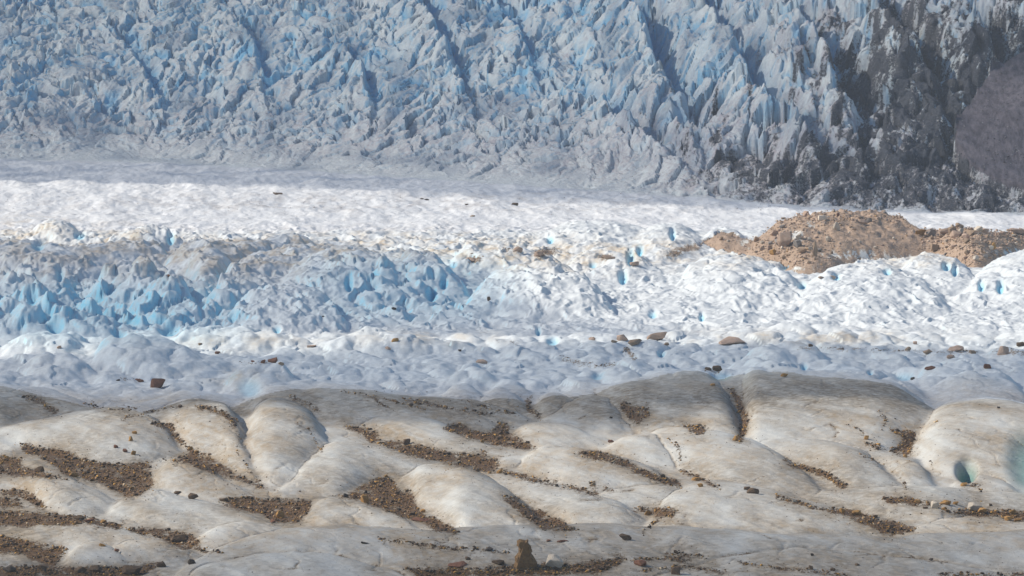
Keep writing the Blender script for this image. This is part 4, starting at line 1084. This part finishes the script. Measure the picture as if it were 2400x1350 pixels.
# rubble on the mound
mm = np.zeros(gx.shape, np.float32)
vis = visible & (Mp > 1.8) & (mask[..., 0] > 0.35)
jj = ((YS[vis] - MY0) / 2).astype(int); ii = ((XS[vis] - MX0) / 2).astype(int)
ok = (jj >= 0) & (jj < MH) & (ii >= 0) & (ii < MW)
mm[jj[ok], ii[ok]] = 1
PK = [(0.48,0.36,0.28),(0.40,0.29,0.21),(0.28,0.20,0.15),(0.58,0.47,0.38),(0.50,0.31,0.14)]
pw = [0.35,0.3,0.15,0.13,0.07]
n = 4600
allp = pick(n * 2, mm, 490, 660, 1600, 2440)
dens = fbm(allp[:, 0] / 60, allp[:, 1] / 30, 3, 400)
coarse = np.exp(-((allp[:, 0] - 1850) / 80) ** 2 - ((allp[:, 1] - 590) / 45) ** 2) + sstep(2130, 2200, allp[:, 0]) + 0.7 * np.exp(-((allp[:, 1] - 512) / 12) ** 2)
smooth_c = np.exp(-((allp[:, 0] - 2020) / 90) ** 2 - ((allp[:, 1] - 560) / 30) ** 2)
keep = rng.uniform(0, 1, len(allp)) < np.clip(0.35 + 0.5 * dens + 0.5 * coarse - 0.25 * smooth_c, 0.05, 1)
allp = allp[keep][:n]; cz = coarse[keep][:n]
scatter('mound_rubble', allp, np.clip(rng.lognormal(1.3, 0.42, len(allp)) * (0.85 + 0.45 * np.clip(cz, 0, 1)), 1.8, 9), PK, pw, 'small pinkish tan rubble covering the moraine mound', flat=0.85)
# boulders of the mound, single objects
k = 0
cand = pick(1500, mm, 500, 655, 1640, 2400)
lab_g = 'boulders heaped over the moraine mound'
zones_m = [
 (1640, 1760, 'small pinkish block on the low left end of the moraine mound'),
 (1760, 1900, 'pinkish angular block in the coarse rubble of the mound left hollow'),
 (1900, 2080, 'pale tan block on the smoother summit part of the mound'),
 (2080, 2200, 'tan block on the saddle slope of the mound'),
 (2200, 2400, 'pinkish block in the coarse rubble of the right mound'),
]
LM_M = [(1842,578,'largest mound block'),(1810,600,'low orange mound boulder'),(1960,540,'leaning pale mound slab'),(2022,524,'flat pale summit block'),
 (2158,552,'orange pyramid boulder'),(2240,560,'pink right mound boulder'),(2328,584,'upright orange mound stone'),(2380,548,'layered skyline slab'),
 (1700,560,'small left mound knob'),(1925,640,'mound tongue tip'),(2290,630,'right mound lowest point'),(2080,590,'smooth mound foot'),(2060,504,'mound summit'),(2308,546,'pink skyline knob')]
LM_F = [(q[0], q[1], ' '.join(w for w in q[5].split()[:4]) if False else None) for q in NAMED]
LM_F = [(313,1066,'bright orange left lobe stone'),(92,1106,'far left band boulder'),(172,1118,'ochre left band stone'),(300,1130,'wide left debris band end'),(452,1170,'left notch boulder'),
 (655,1214,'orange triangular patch boulder'),(560,1180,'triangular patch left tip'),(185,1218,'bluish lobe boulder'),(420,1270,'large left line rock mass'),(30,1215,'dark debris line left end'),(120,1300,'bottom left debris tongue'),
 (225,1342,'bottom left strip boulders'),(855,1178,'rusty centre junction boulder'),(985,1221,'long rust red slab'),(952,1042,'long centre band brown boulder'),(1100,1085,'long centre band middle'),(1170,1109,'yellow centre band end stone'),
 (1132,1038,'pale yellow upper patch stone'),(1190,1000,'upper patch right horn'),(1280,1210,'big centre lobe furrow'),(1400,1070,'right centre gully head'),(1552,1120,'right centre gully brown stone'),(1490,960,'grey dome debris wedge'),
 (1738,965,'steep dome gully stone'),(1640,1010,'small wedge by dome gully'),(1521,1208,'orange patch ochre boulder'),(2110,1045,'right humps triangular patch'),(1900,1100,'right striped lobes gully'),(2008,1208,'right tongue orange boulders'),
 (2090,1240,'right tongue lower end'),(2192,1192,'pale yellow upright stone'),(2284,1196,'large whitish boulder'),(2372,1206,'yellow right edge stone'),(1232,1300,'upright brown front rock'),(1500,1326,'flat rust front stone'),(1000,1275,'thin front debris line'),(500,975,'left lobe top gully'),(460,1060,'yellow orange gully stone'),(1250,950,'grey crest debris notch')]
used_labels = {}
def auto_label(x, y, s0, kd, lms):
    best = sorted(lms, key=lambda q: math.hypot(q[0] - x, (q[1] - y) * 2))
    for lm in best[:3]:
        dx, dy = x - lm[0], y - lm[1]
        a = abs(dx); b = abs(dy) * 2
        side = ('right of' if dx > 0 else 'left of'); ver = ('below' if dy > 0 else 'above')
        if a > 2.2 * b: pos = side
        elif b > 2.2 * a: pos = ver
        else: pos = ver + ' and ' + side
        d = math.hypot(dx, dy * 2)
        far = 'close' if d < 25 else ('a little' if d < 50 else ('some way' if d < 90 else 'far'))
        col = {'pink': 'pinkish', 'tan': 'tan', 'grey': 'grey', 'pale': 'pale', 'brown': 'brown', 'dark': 'blackish', 'ochre': 'ochre'}[kd]
        for sz in (('large ' if s0 >= 14 else 'small ' if s0 <= 9.5 else 'medium '),):
            l = f'{sz}{col} stone {far} {pos} the {lm[2]}'
            if l not in used_labels: used_labels[l] = 1; return l, True
    return l, False
placed = []
for x, y in cand:
    cs = math.exp(-((x - 1850) / 80) ** 2 - ((y - 590) / 45) ** 2) + (0.8 if x > 2180 else 0) + 0.5 * math.exp(-((y - 512) / 10) ** 2)
    if random.random() > 0.12 + cs: continue
    s0 = random.choice([9, 10, 10, 11, 12, 13, 15, 18, 24]) * (0.85 if cs < 0.4 else 1)
    if 1930 < x < 2130: s0 = min(s0, 11) * 0.8
    if any(abs(x - a) < (s0 + b_) * 0.42 and abs(y - b) < 7 for a, b, b_ in placed): continue
    placed.append((x, y, s0))
    kd = random.choice(['pink', 'pink', 'tan', 'tan', 'grey', 'pale'])
    lab, okl = auto_label(x, y, s0, kd, LM_M)
    if not okl: placed.pop(); continue
    place(x, y, s0, s0 * random.uniform(0.55, 0.9), kd, 'mound_boulder', lab, group=lab_g, big=False)
    k += 1
    if k >= 120: break
# larger stones in the foreground grit
k = 0; placed = [(q[0], q[1], q[2]) for q in NAMED]
BANDS = [
 (0, 380, 1030, 1175, 'brown stone in the wide debris band at the left of the foreground'),
 (380, 660, 940, 1175, 'brown stone in the branching gullies of the left foreground lobes'),
 (0, 560, 1175, 1300, 'brown stone in the debris line crossing the lower left'),
 (0, 420, 1300, 1352, 'brown stone in the debris strip along the bottom left edge'),
 (560, 760, 1160, 1230, 'brown stone in the triangular debris patch left of centre'),
 (760, 1090, 1115, 1260, 'brown stone in the debris junction left of the big centre lobe'),
 (870, 1420, 1030, 1162, 'brown stone in the long debris band above the centre lobe'),
 (1020, 1270, 985, 1058, 'ochre or brown stone in the upper centre debris patch'),
 (1160, 1370, 1155, 1250, 'brown stone in the debris furrow of the big centre lobe'),
 (1330, 1700, 1050, 1150, 'brown stone in the gully right of centre'),
 (1440, 1760, 925, 1040, 'brown stone in the wedges of debris on the grey dome'),
 (1470, 1600, 1185, 1255, 'orange stone in the small patch right of the centre lobe'),
 (1830, 2160, 960, 1150, 'brown stone in the debris gullies of the right humps'),
 (1800, 2160, 1160, 1260, 'brown stone in the long debris tongue at the right'),
 (2040, 2400, 1160, 1232, 'ochre stone in the debris strip at the right edge'),
 (880, 1720, 1262, 1352, 'brown stone in the debris strips at the bottom centre'),
]
cand = pick(2500, grit, 930, 1350, 0, 2400)
for x, y in cand:
    lab = None
    for a, b, c_, d_, l in BANDS:
        if a <= x < b and c_ <= y < d_: lab = l; break
    if lab is None: continue
    s0 = random.choice([8, 9, 9, 10, 10, 11, 12, 14])
    if any(abs(x - a) < (s0 + b_) * 0.6 and abs(y - b) < (s0 + b_) * 0.35 for a, b, b_ in placed): continue
    placed.append((x, y, s0))
    kd = 'ochre' if ('ochre' in lab and random.random() < 0.6) or 'orange' in lab else random.choice(['brown', 'brown', 'brown', 'dark'])
    lab, okl = auto_label(x, y, s0, kd, LM_F)
    if not okl: placed.pop(); continue
    place(x, y, s0, s0 * random.uniform(0.5, 0.85), kd, 'debris_stone', lab, group='stones lying in the foreground debris bands', big=False, cat='rock')
    k += 1
    if k >= 150: break

# ------------------------------------------------------------------ unseen clouds added above, outlined to cast the shade on the ice
def ground(x, y):
    Yp = v2Y(y); return (x - 1200) / F * (Yp * CP + CAM_H * SP), Yp
def cloud_mat(fac):
    m, t = newmat('thin_shade_cloud')
    tr = node(t, 'ShaderNodeBsdfTransparent'); df = node(t, 'ShaderNodeBsdfDiffuse'); df.inputs[0].default_value = (0.9, 0.9, 0.92, 1)
    mx = node(t, 'ShaderNodeMixShader')
    mx.inputs[0].default_value = fac
    t.links.new(tr.outputs[0], mx.inputs[1]); t.links.new(df.outputs[0], mx.inputs[2])
    o = node(t, 'ShaderNodeOutputMaterial'); t.links.new(mx.outputs[0], o.inputs[0])
    return m
CLZ = 420.0
def shade_cloud(name, pts_world, fac, label, thick=45.0, wob=5.0, res=4.0):
    sh = sun_dir * (CLZ / sun_dir.z)
    pw_ = [(a + sh.x, b + sh.y) for a, b in pts_world]
    xs_ = [a for a, b in pw_]; ys_ = [b for a, b in pw_]
    gx_ = np.arange(min(xs_) - 10, max(xs_) + 10, res); gy_ = np.arange(min(ys_) - 10, max(ys_) + 10, res)
    A_, B_ = np.meshgrid(gx_, gy_)
    wa = A_ + wob * fbm(A_ / 25, B_ / 25, 4, 500); wb = B_ + wob * fbm(A_ / 25, B_ / 25, 4, 501)
    ins_ = inpoly(wa, wb, pw_)
    d_ = near_line(pw_ + [pw_[0]], wa, wb)[0]
    hgt = np.where(ins_, np.minimum(1, d_ / 30) ** 0.5, 0) * thick * (0.75 + 0.5 * fbm(A_ / 30, B_ / 30, 4, 502))
    nr, nc = A_.shape
    id_ = np.arange(nr * nc).reshape(nr, nc)
    q = np.stack([id_[:-1, :-1], id_[:-1, 1:], id_[1:, 1:], id_[1:, :-1]], -1)
    kq = ins_[:-1, :-1] & ins_[:-1, 1:] & ins_[1:, 1:] & ins_[1:, :-1]
    q = q[kq]
    top = np.stack([A_, B_, CLZ + 2 + hgt], -1).reshape(-1, 3); bot = np.stack([A_, B_, CLZ - 0.15 * hgt], -1).reshape(-1, 3)
    n0 = nr * nc
    vs = np.concatenate([top, bot]); fs = np.concatenate([q, q[:, ::-1] + n0])
    used, inv = np.unique(fs, return_inverse=True)
    me = bpy.data.meshes.new(name); me.from_pydata(vs[used].tolist(), [], inv.reshape(-1, 4).tolist())
    me.materials.append(cloud_mat(fac))
    me.polygons.foreach_set('use_smooth', np.ones(len(me.polygons), bool))
    o = bpy.data.objects.new(name, me); S.collection.objects.link(o)
    o['kind'] = 'structure'
    return o
def G(*p): return [ground(a, b) for a, b in p]
# over the icefall
pg = G((-900,426),(0,428),(300,430),(600,440),(900,455),(1150,470),(1500,482),(1700,492),(2000,496),(2400,504),(3200,520))
shade_cloud('shade_cloud', pg + [(420, 1900), (-420, 1900)], 0.345, '', 60)
# over the shaded middle left
shade_cloud('shade_cloud', G((-500,572),(0,570),(150,590),(330,575),(480,570),(640,560),(750,570),(800,600),(930,620),(1080,640),(1180,650),(1330,640),(1340,660),(1150,690),(1180,740),(1400,760),(1600,790),(1450,795),(1200,792),(980,795),(760,790),(480,785),(200,800),(-500,800)), 0.29, '', 30, 2.5, 3.0)
# over the strip of hummocks and the grey crest
shade_cloud('shade_cloud', G((-500,830),(300,836),(700,835),(1000,818),(1300,806),(1700,812),(2000,818),(2400,822),(3000,822),(3000,960),(2300,985),(2150,985),(1900,985),(1650,985),(1450,1010),(1200,1015),(900,1012),(700,1000),(560,975),(300,985),(0,1005),(-500,1030)), 0.33, '', 30, 2.5, 3.0)
# over the very front
shade_cloud('shade_cloud', G((-500,1305),(100,1300),(500,1290),(600,1262),(800,1252),(1200,1252),(1700,1262),(2400,1262),(3200,1262),(3600,1750),(-1200,1750)), 0.24, '', 30, 2.5, 3.0)

# ------------------------------------------------------------------ haze
bm = bmesh.new(); bmesh.ops.create_cube(bm, size=1)
hx = bpy.data.meshes.new('haze'); bm.to_mesh(hx); bm.free()
hz = bpy.data.objects.new('haze', hx); S.collection.objects.link(hz)
zmin = float(Z.min()) - 1; zmax = max(float(Z.max()) + 4, CAM_H + 6)
hz.scale = (1200, 1900, zmax - zmin); hz.location = (0, 900, (zmax + zmin) / 2)
hz['kind'] = 'stuff'
m, t = newmat('haze_air')
pv = node(t, 'ShaderNodeVolumePrincipled'); pv.inputs['Density'].default_value = 0.00011
pv.inputs['Color'].default_value = (0.78, 0.88, 1.0, 1)
o = node(t, 'ShaderNodeOutputMaterial'); t.links.new(pv.outputs[0], o.inputs['Volume'])
hx.materials.append(m)
print('Z range', zmin, zmax, 'verts', NR * NC, 'tris', 2 * quads.shape[0] * quads.shape[1])
